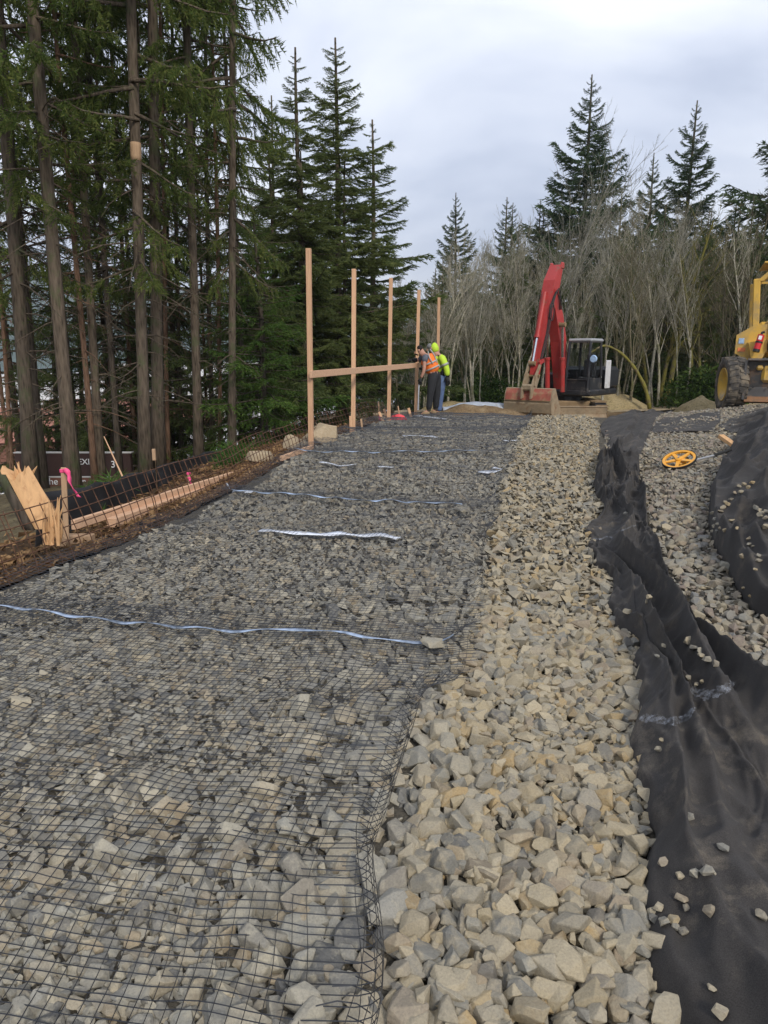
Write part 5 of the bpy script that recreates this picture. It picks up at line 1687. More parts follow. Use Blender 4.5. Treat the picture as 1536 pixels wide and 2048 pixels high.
# ------------------------------------------------------------------ measuring wheel
def measuring_wheel():
    plain('wheel_orange', (0.78, 0.36, 0.035), 0.45, 0, .08, 6, dirt=(.4, .3, .15), dirt_amt=.15)
    plain('black_rubber', (0.018, 0.018, 0.018), 0.7, 0, .2, 6)
    plain('steel_grey', (0.42, 0.43, 0.45), 0.4, .6, .15, 12)
    h_ = hit(1360, 938); Yw = float(h_[1])
    c = at(1358, 921, Yw)
    c[2] = max(c[2], float(G(c[0], c[1]))+.12)
    r = 33*float(project(c)[2][0])/FPX
    t = thing('measuring_wheel', 'orange five spoked measuring wheel lying tilted on the gravel', 'measuring wheel', c)
    t.rotation_euler = (R(17), R(-22), 0)
    MB().lathe([(r*.80, -.012), (r*.95, -.014), (r*.95, .014), (r*.80, .012)], 40).build('rim', MAT['wheel_orange'], t, False)
    MB().lathe([(r*.952, -.016), (r*1.0, -.012), (r*1.0, .012), (r*.952, .016)], 40).build('tyre', MAT['black_rubber'], t, False)
    MB().lathe([(.008, -.03), (r*.2, -.022), (r*.2, .022), (.008, .03)], 20).build('hub', MAT['wheel_orange'], t, False)
    for i in range(5):
        a = i*2*math.pi/5+.3
        MB(Matrix.Rotation(a, 4, 'Z')).add([(r*.16, -.026, -.008), (r*.83, -.016, -.008), (r*.83, .016, -.008), (r*.16, .026, -.008), (r*.16, -.026, .008), (r*.83, -.016, .008), (r*.83, .016, .008), (r*.16, .026, .008)], [(0, 1, 2, 3), (7, 6, 5, 4), (0, 4, 5, 1), (1, 5, 6, 2), (2, 6, 7, 3), (3, 7, 4, 0)]).build('spoke', MAT['wheel_orange'], t)
    MB().box((.02, -.02, -.075), (.09, .07, .10), bev=.01).build('counter_box', MAT['wheel_orange'], t)
    MB().tube([[0, 0, -.10], [0, 0, .04]], .010, 8).build('axle', MAT['steel_grey'], t)
    bpy.context.view_layer.update()
    Mi = t.matrix_world.inverted()
    p0 = Mi @ Vector((*at(1388, 921, Yw-.03),)); p1 = Mi @ Vector((*at(1428, 911, Yw),)); p2 = Mi @ Vector((*at(1462, 899, Yw+.03),))
    MB().tube([[.02, 0, -.05], list(p0), list(p1)], .014, 8).build('handle_shaft', MAT['steel_grey'], t)
    MB().tube([list(p1), list(p2)], .019, 8).build('grip', MAT['black_rubber'], t)
measuring_wheel()
Yw = float(hit(1466, 905)[1]); a = at(1441, 872, Yw+.1); b = at(1470, 892, Yw-.15)
stick_obj('wood_scrap', a, b, .05, .09, 'fresh_wood', 'short yellow wood plank poking out above the heaped fabric', 'plank')
# ------------------------------------------------------------------ machine paints
plain('exc_red', (0.40, 0.042, 0.038), 0.45, 0, .10, 2.0, dirt=(.20, .10, .07), dirt_amt=.15, bump=.05)
plain('exc_red_worn', (0.34, 0.105, 0.075), 0.6, 0, .2, 4.0, dirt=(.34, .25, .14), dirt_amt=.4)
plain('bucket_tan', (0.30, 0.235, 0.155), 0.75, 0, .25, 3.0, dirt=(.22, .14, .08), dirt_amt=.4, bump=.3)
plain('mud_brown', (0.24, 0.165, 0.09), 0.9, 0, .25, 4.0, bump=.4)
plain('cab_black', (0.022, 0.023, 0.026), 0.4, 0, .2, 3.0, dirt=(.09, .08, .07), dirt_amt=.25)
plain('cab_white', (0.62, 0.62, 0.62), 0.4, 0, .06, 3.0, dirt=(.4, .37, .32), dirt_amt=.2)
plain('chrome', (0.75, 0.76, 0.78), 0.15, 1.0, .05, 6.0)
plain('hose_black', (0.015, 0.015, 0.015), 0.5, 0, .2, 6.0)
plain('seat_dark', (0.03, 0.03, 0.033), 0.8, 0, .2, 6.0)
plain('loader_yellow', (0.62, 0.38, 0.065), 0.45, 0, .10, 2.0, dirt=(.34, .25, .12), dirt_amt=.5, bump=.08)
plain('tyre_rubber', (0.055, 0.050, 0.045), 0.9, 0, .25, 5.0, dirt=(.19, .155, .11), dirt_amt=.6, bump=.3)
plain('bucket_steel', (0.075, 0.072, 0.070), 0.55, .4, .35, 2.5, dirt=(.22, .13, .07), dirt_amt=.3, bump=.2)
plain('bucket_rust', (0.25, 0.13, 0.065), 0.8, .1, .35, 3.0, dirt=(.13, .09, .06), dirt_amt=.35, bump=.3)
plain('ext_red', (0.55, 0.02, 0.025), 0.3, 0, .05, 3.0)
plain('label_blue', (0.35, 0.5, 0.7), 0.5, 0, .2, 20.0)
plain('label_orange', (0.75, 0.22, 0.08), 0.5, 0, .2, 20.0)
plain('label_white', (0.75, 0.75, 0.75), 0.5, 0, .1, 20.0)
plain('cap_grey_paint', (0.30, 0.31, 0.32), 0.4, 0, .1, 3.0)
g_ = NT('window_glass')
g_.base((0.55, 0.62, 0.62)).set(0.03, 0, 0.5)
g_.p.inputs['Transmission Weight'].default_value = 1.0
g_.p.inputs['IOR'].default_value = 1.05
g_.p.inputs['Alpha'].default_value = 0.35
MAT['window_glass'] = g_.m

def seg_box(mb, pts, widths, y_off=0.0):
    """a box-section beam in a local (r,z) plane: pts [(r,z,half-depth)], widths across"""
    n = len(pts)
    P = np.array([[p[0], p[1]] for p in pts], float)
    T = np.gradient(P, axis=0); T /= np.linalg.norm(T, axis=1)[:, None]
    N = np.stack([-T[:, 1], T[:, 0]], -1)
    V = []
    for i in range(n):
        for sN, sW in ((-1, -1), (-1, 1), (1, 1), (1, -1)):
            q = P[i]+N[i]*pts[i][2]*sN
            V.append((y_off+sW*widths[i]/2, -q[0], q[1]))
    F = [(0, 1, 2, 3), tuple((n-1)*4+j for j in (3, 2, 1, 0))]
    for i in range(n-1):
        for j in range(4):
            j2 = (j+1) % 4
            F.append((i*4+j, i*4+j2, (i+1)*4+j2, (i+1)*4+j))
    return mb.add(V, F)

def excavator():
    D = 23.6
    base = at(1135, 833, D)
    bz = base[2]
    t = thing('excavator', 'red excavator with a wide tan bucket curled down in front of its dark cab', 'excavator', (base[0], base[1], bz-.02))
    t.scale = (.91, .91, .91)
    TH = R(-40)                                    # the house is slewed to the photo's left
    H = Matrix.Rotation(TH, 4, 'Z')
    # undercarriage
    for s in (-1, 1):
        prof = [(-1.35, .22), (-1.2, .05), (1.2, .05), (1.38, .24), (1.36, .42), (1.15, .60), (-1.15, .60), (-1.36, .44)]
        tr = MB().prism(prof, .40, 'x', s*.82).build('track', MAT['cab_black'], t)
        m = MB()
        for i in range(16):
            y = -1.2+i*.16
            m.box((s*.82, y, .63), (.42, .06, .05)); m.box((s*.82, y, .04), (.42, .06, .05))
        for i in range(4): m.box((s*.82, -1.40+.0*i, .18+i*.11), (.42, .05, .05))
        m.build('track_pads', MAT['mud_brown'], tr)
        for i in range(4):
            MB().lathe([(.02, -.02), (.16, -.02), (.16, .02), (.02, .02)], 14, 'x', (s*1.03, -.9+i*.6, .30)).build('roller', MAT['mud_brown'], tr)
    MB().box((0, 0, .48), (1.2, 1.5, .3), bev=.04).build('undercarriage', MAT['mud_brown'], t)
    MB().lathe([(.1, .62), (.48, .62), (.48, .78), (.1, .78)], 24).build('slew_ring', MAT['cab_black'], t)
    # dozer blade across the front
    bl = MB()
    bl.prism([(-1.98, .04), (-1.90, .02), (-1.83, .25), (-1.88, .50), (-1.96, .52), (-1.91, .25)], 1.85, 'x', -.10)
    blade = bl.build('dozer_blade', MAT['bucket_tan'], t)
    MB().box((-.10, -1.93, .515), (1.87, .10, .035), bev=.008).build('blade_top_edge', MAT['bucket_tan'], blade)
    for s in (-1, 1): MB().box((.1+s*.5, -1.5, .28), (.13, .8, .14), bev=.02).build('blade_arm', MAT['mud_brown'], t)
    # house
    def hb(): return MB(H)
    deck = hb().box((.05, .55, .92), (2.1, 2.4, .22), bev=.05).build('deck', MAT['cab_black'], t)
    hb().box((0.05, 1.35, 1.42), (2.15, 1.0, .80), bev=.12).build('counterweight', MAT['cab_black'], t)
    hb().box((-.68, .45, 1.30), (.62, 1.2, .60), bev=.06).build('side_cover', MAT['cab_black'], t)
    hb().box((1.10, .78, 1.55), (.05, .40, 1.0), bev=.015).build('side_panel', MAT['cab_white'], t)
    # cab: corner posts, lower panel, roof, panes
    cab = empty('cab', parent=t)
    x0, x1, y0, y1, z0, z1 = .16, .98, -.62, .46, .92, 2.68
    hb().box(((x0+x1)/2, y0+.03, 1.16), (x1-x0-.1, .06, .46), bev=.015).build('front_panel', MAT['cab_black'], cab)
    hb().box(((x0+x1)/2, (y0+y1)/2, .98), (x1-x0, y1-y0, .10), bev=.02).build('cab_floor', MAT['cab_black'], cab)
    for (x, y) in ((x0, y0), (x1, y0), (x0, y1), (x1, y1)):
        hb().tube([[x, y, .93], [x, y+.02*(1 if y < 0 else -1), 1.7], [x+(.03 if x < .5 else -.03), y+.10*(1 if y < 0 else -1), z1]], .05, 8).build('corner_post', MAT['cab_black'], cab)
    hb().box(((x0+x1)/2, y1, 1.25), (x1-x0-.1, .05, .6)).build('rear_panel', MAT['cab_black'], cab)
    hb().box((x0, (y0+y1)/2, 1.12), (.05, y1-y0-.1, .40)).build('side_wall', MAT['cab_black'], cab)
    dr = hb().box((x1, (y0+y1)/2+.05, 1.18), (.05, y1-y0-.16, .50), bev=.012).build('door', MAT['cab_black'], cab)
    hb().box((x1+.035, .35, 1.46), (.03, .16, .03)).build('handle', MAT['chrome'], dr)
    hb().box(((x0+x1)/2, (y0+y1)/2+.03, z1+.05), (x1-x0+.08, y1-y0-.05, .13), bev=.05).build('roof', MAT['cap_grey_paint'], cab)
    def pane(P4):
        P4 = np.array(P4, float); nrm = np.cross(P4[1]-P4[0], P4[2]-P4[0]); nrm /= np.linalg.norm(nrm)
        V = np.concatenate([P4, P4+nrm*.008])
        hb().add(V, [(0, 1, 2, 3), (7, 6, 5, 4), (0, 4, 5, 1), (1, 5, 6, 2), (2, 6, 7, 3), (3, 7, 4, 0)]).build('window_pane', MAT['window_glass'], cab)
    pane([(x0+.05, y0, 1.40), (x1-.05, y0, 1.40), (x1-.08, y0+.09, 2.47), (x0+.08, y0+.09, 2.47)])
    pane([(x1, y0+.06, 1.44), (x1, y1-.06, 1.44), (x1-.03, y1-.12, 2.47), (x1-.03, y0+.14, 2.47)])
    pane([(x0, y0+.06, 1.34), (x0, y1-.06, 1.34), (x0+.03, y1-.12, 2.47), (x0+.03, y0+.14, 2.47)])
    pane([(x0+.06, y1, 1.56), (x1-.06, y1, 1.56), (x1-.08, y1-.09, 2.47), (x0+.08, y1-.09, 2.47)])
    for zz in (1.38,): hb().box(((x0+x1)/2, y0-.01, zz), (x1-x0-.08, .05, .05), bev=.01).build('window_sill', MAT['cab_black'], cab)
    st = empty('operator_seat', parent=cab)
    hb().box((.60, .12, 1.40), (.50, .48, .14), bev=.05).build('seat_cushion', MAT['seat_dark'], st)
    hb().box((.60, .36, 1.76), (.48, .13, .66), bev=.06).build('backrest', MAT['seat_dark'], st)
    hb().box((.60, .36, 2.17), (.26, .10, .18), bev=.04).build('headrest', MAT['seat_dark'], st)
    for s in (-1, 1):
        hb().tube([[.60+s*.30, -.05, 1.40], [.60+s*.30, -.10, 1.68]], .02, 6).build('joystick', MAT['cab_black'], cab)
    # work lamp and round mirror at the cab's outer front corner
    mr = hb().tube([[x1+.02, y0+.02, 2.20], [x1+.16, y0-.10, 2.14]], .02, 6).build('mirror_arm', MAT['cab_black'], cab)
    hb().lathe([(.01, 0), (.11, 0), (.13, .05), (.10, .13), (.01, .14)], 20, 'y', (x1+.20, y0-.14, 2.10)).build('mirror', MAT['label_blue'], cab)
    hb().box((-.02, y0-.02, 2.02), (.16, .10, .24), bev=.03).build('work_lamp', MAT['cab_black'], t)
    # boom, stick, cylinders in the arm plane
    xa = -.17
    boom = seg_box(hb(), [(.35, 1.00, .17), (.50, 1.75, .22), (.72, 2.75, .26), (1.02, 3.50, .24), (1.45, 4.30, .16)], [.34, .34, .36, .36, .30], xa).build('boom', MAT['exc_red'], t)
    for s in (-1, 1):
        seg_box(hb(), [(1.38, 4.15, .16), (1.52, 4.46, .12)], [.05, .05], xa+s*.19).build('boom_cheek', MAT['exc_red'], boom)
    stick = seg_box(hb(), [(1.14, 5.18, .10), (1.42, 4.62, .21), (1.62, 4.05, .21), (2.05, 2.75, .15), (2.36, 1.55, .11)], [.40, .42, .40, .32, .26], xa).build('stick', MAT['exc_red'], t)
    for s in (-1, 1):
        hb().box((xa+s*.20, -1.10, 5.20), (.06, .22, .22), bev=.03).build('stick_lug', MAT['exc_red'], stick)
    def cyl(a, b, r, x, split=.55, name='cylinder', mat='exc_red', rodmat='chrome', parent=t):
        a = np.array([x, -a[0], a[1]]); b = np.array([x, -b[0], b[1]])
        c = a+(b-a)*split
        o = hb().tube(np.array([a, c]), r, 12).build(name, MAT[mat], parent)
        hb().tube(np.array([c-(b-a)*.02, c+(b-a)*.02]), r*1.25, 12).build('gland', MAT[mat], o)
        hb().tube(np.array([c, b]), r*.52, 10).build('rod', MAT[rodmat], o)
        hb().tube(np.array([b+np.array([-r*1.4, 0, 0]), b+np.array([r*1.4, 0, 0])]), r*.95, 10).build('pin', MAT['mud_brown'], o)
        return o
    cyl((.78, .95), (1.05, 3.25), .085, xa+.29, .50, 'boom_cylinder')
    cyl((.78, .95), (1.05, 3.25), .085, xa-.29, .50, 'boom_cylinder')
    cyl((1.78, 4.30), (2.42, 1.95), .082, xa-.06, .62, 'bucket_cylinder')
    cyl((.80, 2.95), (1.22, 4.95), .075, xa, .55, 'stick_cylinder', rodmat='hose_black')
    for j, (dx, r) in enumerate(((.25, .018), (.29, .016), (.33, .014))):
        P = catmull(np.array([[xa+dx-.04, -1.15, 3.75], [xa+dx, -1.52, 4.35+.05*j], [xa+dx-.02, -1.82, 3.95], [xa+dx-.05, -2.0, 3.0], [xa+dx-.10, -2.28, 2.1]]), 16)
        hb().tube(P, r, 6).build('hose', MAT['hose_black'], t)
    a = np.linspace(0, 2*math.pi, 18)
    hb().tube(np.stack([np.full(18, xa+.27), -1.85+.16*np.cos(a), 3.65+.30*np.sin(a)], -1), .018, 6).build('hose', MAT['hose_black'], t)
    # bucket linkage and bucket (its back faces the photo)
    for s in (-1, 1):
        seg_box(hb(), [(2.36, 1.9, .05), (2.62, 1.55, .05), (2.66, 1.20, .06)], [.05, .05, .05], xa+s*.20).build('bucket_link', MAT['bucket_tan'], t)
        seg_box(hb(), [(2.10, 2.05, .06), (2.42, 1.95, .06)], [.05, .05], xa+s*.19).build('link_bar', MAT['exc_red'], t)
    BM = H @ Matrix.Translation((xa-.02, 0, 0))
    prof = [(1.85, .10), (1.95, .06), (2.25, .05), (2.55, .13), (2.72, .32), (2.76, .62), (2.70, .95), (2.62, 1.12), (2.50, 1.14)]
    bw = 1.72
    n = len(prof)
    def shell(mb, w, th):
        V = []; F = []
        P = np.array(prof); T = np.gradient(P, axis=0); T /= np.linalg.norm(T, axis=1)[:, None]; N = np.stack([-T[:, 1], T[:, 0]], -1)
        for q in (P, P+N*th):
            for s in (-1, 1):
                for p in q: V.append((s*w/2, -p[0], p[1]))
        for i in range(n-1):
            F.append((i, i+1, n+i+1, n+i)); F.append((2*n+i, 3*n+i, 3*n+i+1, 2*n+i+1))
            F.append((i, 2*n+i, 2*n+i+1, i+1)); F.append((n+i, n+i+1, 3*n+i+1, 3*n+i))
        F.append((0, n, 3*n, 2*n)); F.append((n-1, 3*n-1, 4*n-1, 2*n-1))
        return mb.add(V, F)
    bk = shell(MB(BM), bw, .03).build('bucket', MAT['bucket_tan'], t)
    for s in (-1, 1):
        MB(BM).prism([(-p[0], p[1]) for p in prof], .04, 'x', s*(bw/2+.021)).build('side_plate', MAT['bucket_tan'], bk)
    # red upper back plate with a paler weld line, and the two hinge ears
    MB(BM).add([(s*bw/2*.985, -(r+.012), z) for s in (-1, 1) for r, z in ((2.752, .74), (2.705, .96), (2.625, 1.12), (2.60, 1.12), (2.68, .95), (2.722, .74))],
               [(0, 1, 7, 6), (1, 2, 8, 7), (2, 3, 9, 8), (3, 4, 10, 9), (4, 5, 11, 10), (5, 0, 6, 11), (0, 5, 4, 1), (1, 4, 3, 2), (6, 7, 10, 11), (7, 8, 9, 10)]).build('back_plate', MAT['exc_red_worn'], bk)
    MB(BM).box((0, -2.765, .725), (bw*.99, .025, .03)).build('weld_strip', MAT['mud_brown'], bk)
    for s in (-1, 1):
        MB(BM).prism([(-2.88, .78), (-2.62, .86), (-2.30, 1.50), (-2.44, 1.62), (-2.66, 1.52), (-2.86, 1.12)], .05, 'x', s*.17).build('ear', MAT['bucket_tan'], bk)
    MB(BM).box((0, -2.74, 1.16), (.40, .20, .22), bev=.05).build('coupler', MAT['bucket_tan'], bk)
    MB(BM).tube([[-.24, -2.42, 1.54], [.24, -2.42, 1.54]], .05, 10).build('pin', MAT['mud_brown'], bk)
    return t
EX = excavator()

def loader():
    # built facing -Y (towards the camera); origin under the front axle's middle
    c = at(1457, 822, 17.3)
    wr, ww = .66, .46
    xw = 0.0
    z0 = float(G(c[0], c[1]))
    z0 = c[2]
    t = thing('wheel_loader', 'yellow wheel loader cut by the right edge, dark bucket in front of its muddy tyre', 'loader', (c[0]+.914, c[1]-.407, z0-.02), R(-24))
    def wheel(x, y, side):
        w = empty('wheel', (x, y, wr), parent=t)
        if y == 0: w.rotation_euler.z = R(13)
        prof = [(wr*.57, -ww*.40), (wr*.80, -ww*.5), (wr*.93, -ww*.47), (wr*.985, -ww*.36), (wr*.985, ww*.36), (wr*.93, ww*.47), (wr*.80, ww*.5), (wr*.57, ww*.40)]
        MB().lathe(prof, 40, 'x').build('tyre', MAT['tyre_rubber'], w, True)
        m = MB()
        for i in range(26):
            for s in (-1, 1):
                a = 2*math.pi*(i+.25*s)/26
                M = Matrix.Rotation(a, 4, 'X')
                mm = MB(M); mm.add(np.array([(s*.02, -.045, wr*.975), (s*ww*.48, -.09, wr*.93), (s*ww*.48, .0, wr*.93), (s*.02, .03, wr*.975), (s*.02, -.04, wr*1.02), (s*ww*.47, -.08, wr*.985), (s*ww*.47, -.005, wr*.985), (s*.02, .025, wr*1.02)]), [(0, 1, 2, 3), (7, 6, 5, 4), (0, 4, 5, 1), (1, 5, 6, 2), (2, 6, 7, 3), (3, 7, 4, 0)])
                m.add(mm.V[0], mm.F)
        m.build('tread_lugs', MAT['tyre_rubber'], w)
        pr = [(.02, -ww*.10), (wr*.30, -ww*.10), (wr*.42, -ww*.34), (wr*.57, -ww*.42), (wr*.60, -ww*.46), (wr*.60, -ww*.36), (wr*.56, ww*.40), (.02, ww*.3)]
        if side > 0: pr = [(r, -h) for r, h in pr]
        MB().lathe(pr, 32, 'x').build('rim', MAT['loader_yellow'], w, True)
        m = MB()
        for i in range(8):
            a = i*math.pi/4
            m.tube([[side*ww*.13, .14*math.cos(a), .14*math.sin(a)], [side*ww*.08, .14*math.cos(a), .14*math.sin(a)]], .018, 6)
        m.build('lug_nuts', MAT['mud_brown'], w)
    for x, s in ((-1.0, -1), (1.0, 1)):
        wheel(x, 0, s); wheel(x, 2.6, s)
    # axle and frame
    MB().box((0, 0, wr), (1.7, .3, .3), bev=.05).build('axle', MAT['mud_brown'], t)
    MB().box((0, 2.6, wr), (1.7, .3, .3), bev=.05).build('axle', MAT['mud_brown'], t)
    MB().box((0, 1.3, .95), (.8, 3.4, .45), bev=.06).build('chassis', MAT['loader_yellow'], t)
    # front tower panels: left cheek slopes up to the cab post
    Y0 = .22
    MB().prism([(-.98, 1.40), (-.58, 1.18), (-.28, 1.62), (-.22, 2.1), (-.62, 2.06), (-.98, 1.84)], .10, 'y', Y0+.32).build('side_panel', MAT['loader_yellow'], t)
    MB().prism([(.98, 1.40), (.58, 1.18), (.28, 1.62), (.22, 2.1), (.62, 2.06), (.98, 1.84)], .10, 'y', Y0+.32).build('side_panel', MAT['loader_yellow'], t)
    MB().add([(-.72, Y0-.02, 1.66), (-.60, Y0-.06, 1.16), (-.42, Y0-.06, 1.20), (-.20, Y0, 1.74), (-.72, Y0+.28, 1.66), (-.60, Y0+.28, 1.16), (-.42, Y0+.28, 1.20), (-.20, Y0+.28, 1.74)],
             [(0, 1, 2, 3), (7, 6, 5, 4), (0, 4, 5, 1), (1, 5, 6, 2), (2, 6, 7, 3), (3, 7, 4, 0)]).build('boom_bracket', MAT['loader_yellow'], t)
    MB().box((.25, .85, 1.85), (1.2, .8, .7), bev=.06).build('dashboard', MAT['loader_yellow'], t)
    MB().box((-.14, .42, 1.98), (.22, .08, .24), bev=.02).build('gauge_box', MAT['cab_black'], t)
    MB().box((.25, 2.5, 1.75), (1.5, 1.6, .9), bev=.12).build('engine_hood', MAT['loader_yellow'], t)
    MB().box((.2, 1.5, 1.75), (.5, .5, .12), bev=.04).build('seat', MAT['seat_dark'], t)
    MB().box((.2, 1.74, 2.05), (.5, .12, .55), bev=.04).build('backrest', MAT['seat_dark'], t)
    # dark round guard in front of the operator
    MB().lathe([(.02, -.04), (.40, -.04), (.44, 0), (.40, .04), (.02, .04)], 30, 'y', (.12, Y0-.10, 1.60)).build('round_guard', MAT['hose_black'], t)
    # rollover frame
    rf = empty('rollover_frame', parent=t)
    for s in (-1, 1):
        for y in (.62, 1.95):
            x = s*.62
            MB().box((x, y, 2.58), (.15, .15, 1.15), rot=(0, R(-s*4)*-1, 0), bev=.015).build('upright', MAT['loader_yellow'], rf)
            MB().add(np.array([(x-.07+s*-.03, y-.075, 3.10), (x+.07+s*-.03, y-.075, 3.10), (x+.07+s*-.03, y+.075, 3.10), (x-.07+s*-.03, y+.075, 3.10), (x-s*.34-.07, y-.075, 3.40), (x-s*.34+.07, y-.075, 3.40), (x-s*.34+.07, y+.075, 3.40), (x-s*.34-.07, y+.075, 3.40)]), [(0, 1, 2, 3), (7, 6, 5, 4), (0, 4, 5, 1), (1, 5, 6, 2), (2, 6, 7, 3), (3, 7, 4, 0)]).build('corner_brace', MAT['loader_yellow'], rf)
        MB().box((s*.28, 1.29, 3.42), (.14, 1.5, .12), bev=.015).build('roof_beam', MAT['loader_yellow'], rf)
    MB().box((0, 1.29, 3.51), (1.1, 1.7, .05), bev=.015).build('canopy', MAT['loader_yellow'], rf)
    MB().box((0, .62, 3.06), (1.1, .05, .05)).build('cross_bar', MAT['loader_yellow'], rf)
    # fire extinguisher strapped to the bracket
    fe = empty('fire_extinguisher', parent=t)
    FX = Matrix.Translation((-.50, Y0-.16, 1.66)) @ Matrix.Rotation(R(12), 4, 'Y') @ Matrix.Rotation(R(-10), 4, 'X')
    MB(FX).tube([[0, 0, -.18], [0, 0, .17]], .075, 14).build('bottle', MAT['ext_red'], fe, False)
    MB(FX).tube([[0, 0, -.235], [0, 0, -.175]], .078, 14).build('boot', MAT['hose_black'], fe)
    MB(FX).tube([[0, 0, -.03], [0, 0, .01]], .082, 14).build('strap', MAT['hose_black'], fe)
    MB(FX).tube([[0, 0, .17], [0, 0, .23], [.05, 0, .25]], .03, 8).build('valve', MAT['hose_black'], fe)
    MB(FX).box((-.01, -.072, .09), (.07, .012, .09)).build('label', MAT['label_white'], fe)
    MB().box((-.86, Y0+.262, 1.70), (.12, .01, .13)).build('sticker', MAT['label_blue'], t)
    MB().box((-.84, Y0+.262, 1.49), (.17, .01, .09)).build('sticker', MAT['label_orange'], t)
    # bucket: curved dark back plate with a rusty lower lip, seen from the front
    pr = [(-.62, .34), (-.50, .30), (-.36, .40), (-.30, .62), (-.34, .98), (-.44, 1.20), (-.52, 1.24)]
    n = len(pr)
    def bshell(a, b, name, mat, parent, bx0=-.72, bx1=1.6):
        P = np.array(pr[a:b]); k = len(P)
        T = np.gradient(P, axis=0); T /= np.linalg.norm(T, axis=1)[:, None]; N = np.stack([-T[:, 1], T[:, 0]], -1)
        V = []; F = []
        for q in (P, P-N*.05):
            for x in (bx0, bx1):
                for p in q: V.append((x, p[0], p[1]))
        for i in range(k-1):
            F += [(i, i+1, k+i+1, k+i), (2*k+i, 3*k+i, 3*k+i+1, 2*k+i+1), (i, 2*k+i, 2*k+i+1, i+1), (k+i, k+i+1, 3*k+i+1, 3*k+i)]
        F += [(0, k, 3*k, 2*k), (k-1, 3*k-1, 4*k-1, 2*k-1)]
        return MB().add(V, F).build(name, MAT[mat], parent)
    bk = bshell(2, n, 'bucket', 'bucket_steel', t)
    bshell(0, 3, 'bucket_lip', 'bucket_rust', bk)
    MB().prism([(p[0], p[1]) for p in pr], .05, 'x', -.75).build('bucket_side', MAT['bucket_steel'], bk)
    MB().prism([(p[0], p[1]) for p in pr], .05, 'x', 1.63).build('bucket_side', MAT['bucket_steel'], bk)
    m = MB()
    for i in range(7):
        for z, yv in ((1.10, -.44), (.62, -.36)):
            m.tube([[-.55+i*.32, yv, z], [-.55+i*.32, yv-.04, z]], .022, 6)
    m.build('bolts', MAT['cab_black'], bk)
    for s in (-1, 1): MB().box((s*.45, -.05, 1.0), (.14, .75, .2), rot=(R(-20), 0, 0), bev=.03).build('lift_arm', MAT['loader_yellow'], t)
    return t
LOADER = loader()

# ------------------------------------------------------------------ people
plain('skin', (0.44, 0.235, 0.165), 0.6, 0, .08, 20)
plain('vest_orange', (0.90, 0.20, 0.03), 0.7, 0, .06, 8)
plain('hivis_lime', (0.50, 0.72, 0.05), 0.7, 0, .08, 8)
plain('reflective', (0.36, 0.37, 0.35), 0.4, 0, .08, 8)
plain('tee_grey', (0.10, 0.11, 0.135), 0.85, 0, .12, 10)
plain('trousers_black', (0.022, 0.023, 0.026), 0.9, 0, .2, 8)
plain('denim', (0.09, 0.135, 0.25), 0.85, 0, .25, 10)
plain('boot_tan', (0.26, 0.18, 0.10), 0.8, 0, .2, 10)
plain('boot_dark', (0.06, 0.05, 0.04), 0.8, 0, .2, 10)
plain('glove_black', (0.017, 0.017, 0.018), 0.8, 0, .2, 10)
plain('hair_dark', (0.018, 0.014, 0.012), 0.8, 0, .2, 30)
plain('cap_grey', (0.20, 0.21, 0.21), 0.8, 0, .2, 30)
def skin_mesh(name, verts, edges, radii, mat, parent, root=0, sub=1):
    me = bpy.data.meshes.new(name)
    me.from_pydata([tuple(v) for v in verts], edges, [])
    o = link(name, me, parent)
    md = o.modifiers.new('skin', 'SKIN'); md.use_smooth_shade = True
    for i, r in enumerate(radii):
        sv = me.skin_vertices[0].data[i]
        sv.radius = (r, r) if np.isscalar(r) else r
        sv.use_root = (i == root)
    ss = o.modifiers.new('smooth', 'SUBSURF'); ss.levels = sub; ss.render_levels = sub
    # bake the surface so that the person is plain mesh data
    dg = bpy.context.evaluated_depsgraph_get()
    me2 = bpy.data.meshes.new_from_object(o.evaluated_get(dg))
    o.modifiers.clear(); o.data = me2
    me2.materials.clear(); me2.materials.append(MAT[mat])
    me2.polygons.foreach_set('use_smooth', np.full(len(me2.polygons), True)); me2.update()
    return o
def chain(pts, radii):
    return list(pts), [(i, i+1) for i in range(len(pts)-1)], list(radii)
def glove(t, wrist, d, side, mat='glove_black', curl=.5, s=1.0):
    """palm and five fingers continuing the forearm along d"""
    w = np.array(wrist, float); d = np.array(d, float); d /= np.linalg.norm(d)
    sx = np.cross(d, side); sx /= np.linalg.norm(sx); nn = np.cross(sx, d)
    V = [w, w+d*.05*s, w+d*.095*s]; E = [(0, 1), (1, 2)]; Rr = [.036*s, .042*s, .036*s]
    for k, (off, ln) in enumerate(((-.033, .062), (-.011, .074), (.011, .070), (.031, .055))):
        b = w+d*.095*s+sx*off*s
        p1 = b+d*ln*.5*s+nn*.012*curl*s; p2 = b+d*ln*.85*s+nn*.045*curl*s
        i = len(V); V += [b, p1, p2]; E += [(2, i), (i, i+1), (i+1, i+2)]; Rr += [.0115*s, .011*s, .009*s]
    i = len(V); V += [w+d*.045*s-sx*.045*s, w+d*.085*s-sx*.058*s+nn*.01]; E += [(1, i), (i, i+1)]; Rr += [.014*s, .011*s]
    return skin_mesh('glove', V, E, Rr, mat, t, 0, 1)

def worker(Y, ref, S_px, J, label, kind):
    """J: joints as photo pixels plus a depth offset in metres"""
    o0 = at(ref[0], ref[1], Y)
    t = thing('person', label, 'person', o0)
    def p(k):
        px, py, dy = J[k]
        return at(px, py, Y+dy)-o0
    t.location.z = float(G(o0[0], o0[1]))+.075
    return t, p
def limb(t, name, mat, ks, rs, p, sub=1, root=0):
    v, e, r = chain([p(k) if isinstance(k, str) else k for k in ks], rs)
    return skin_mesh(name, v, e, r, mat, t, root, sub)

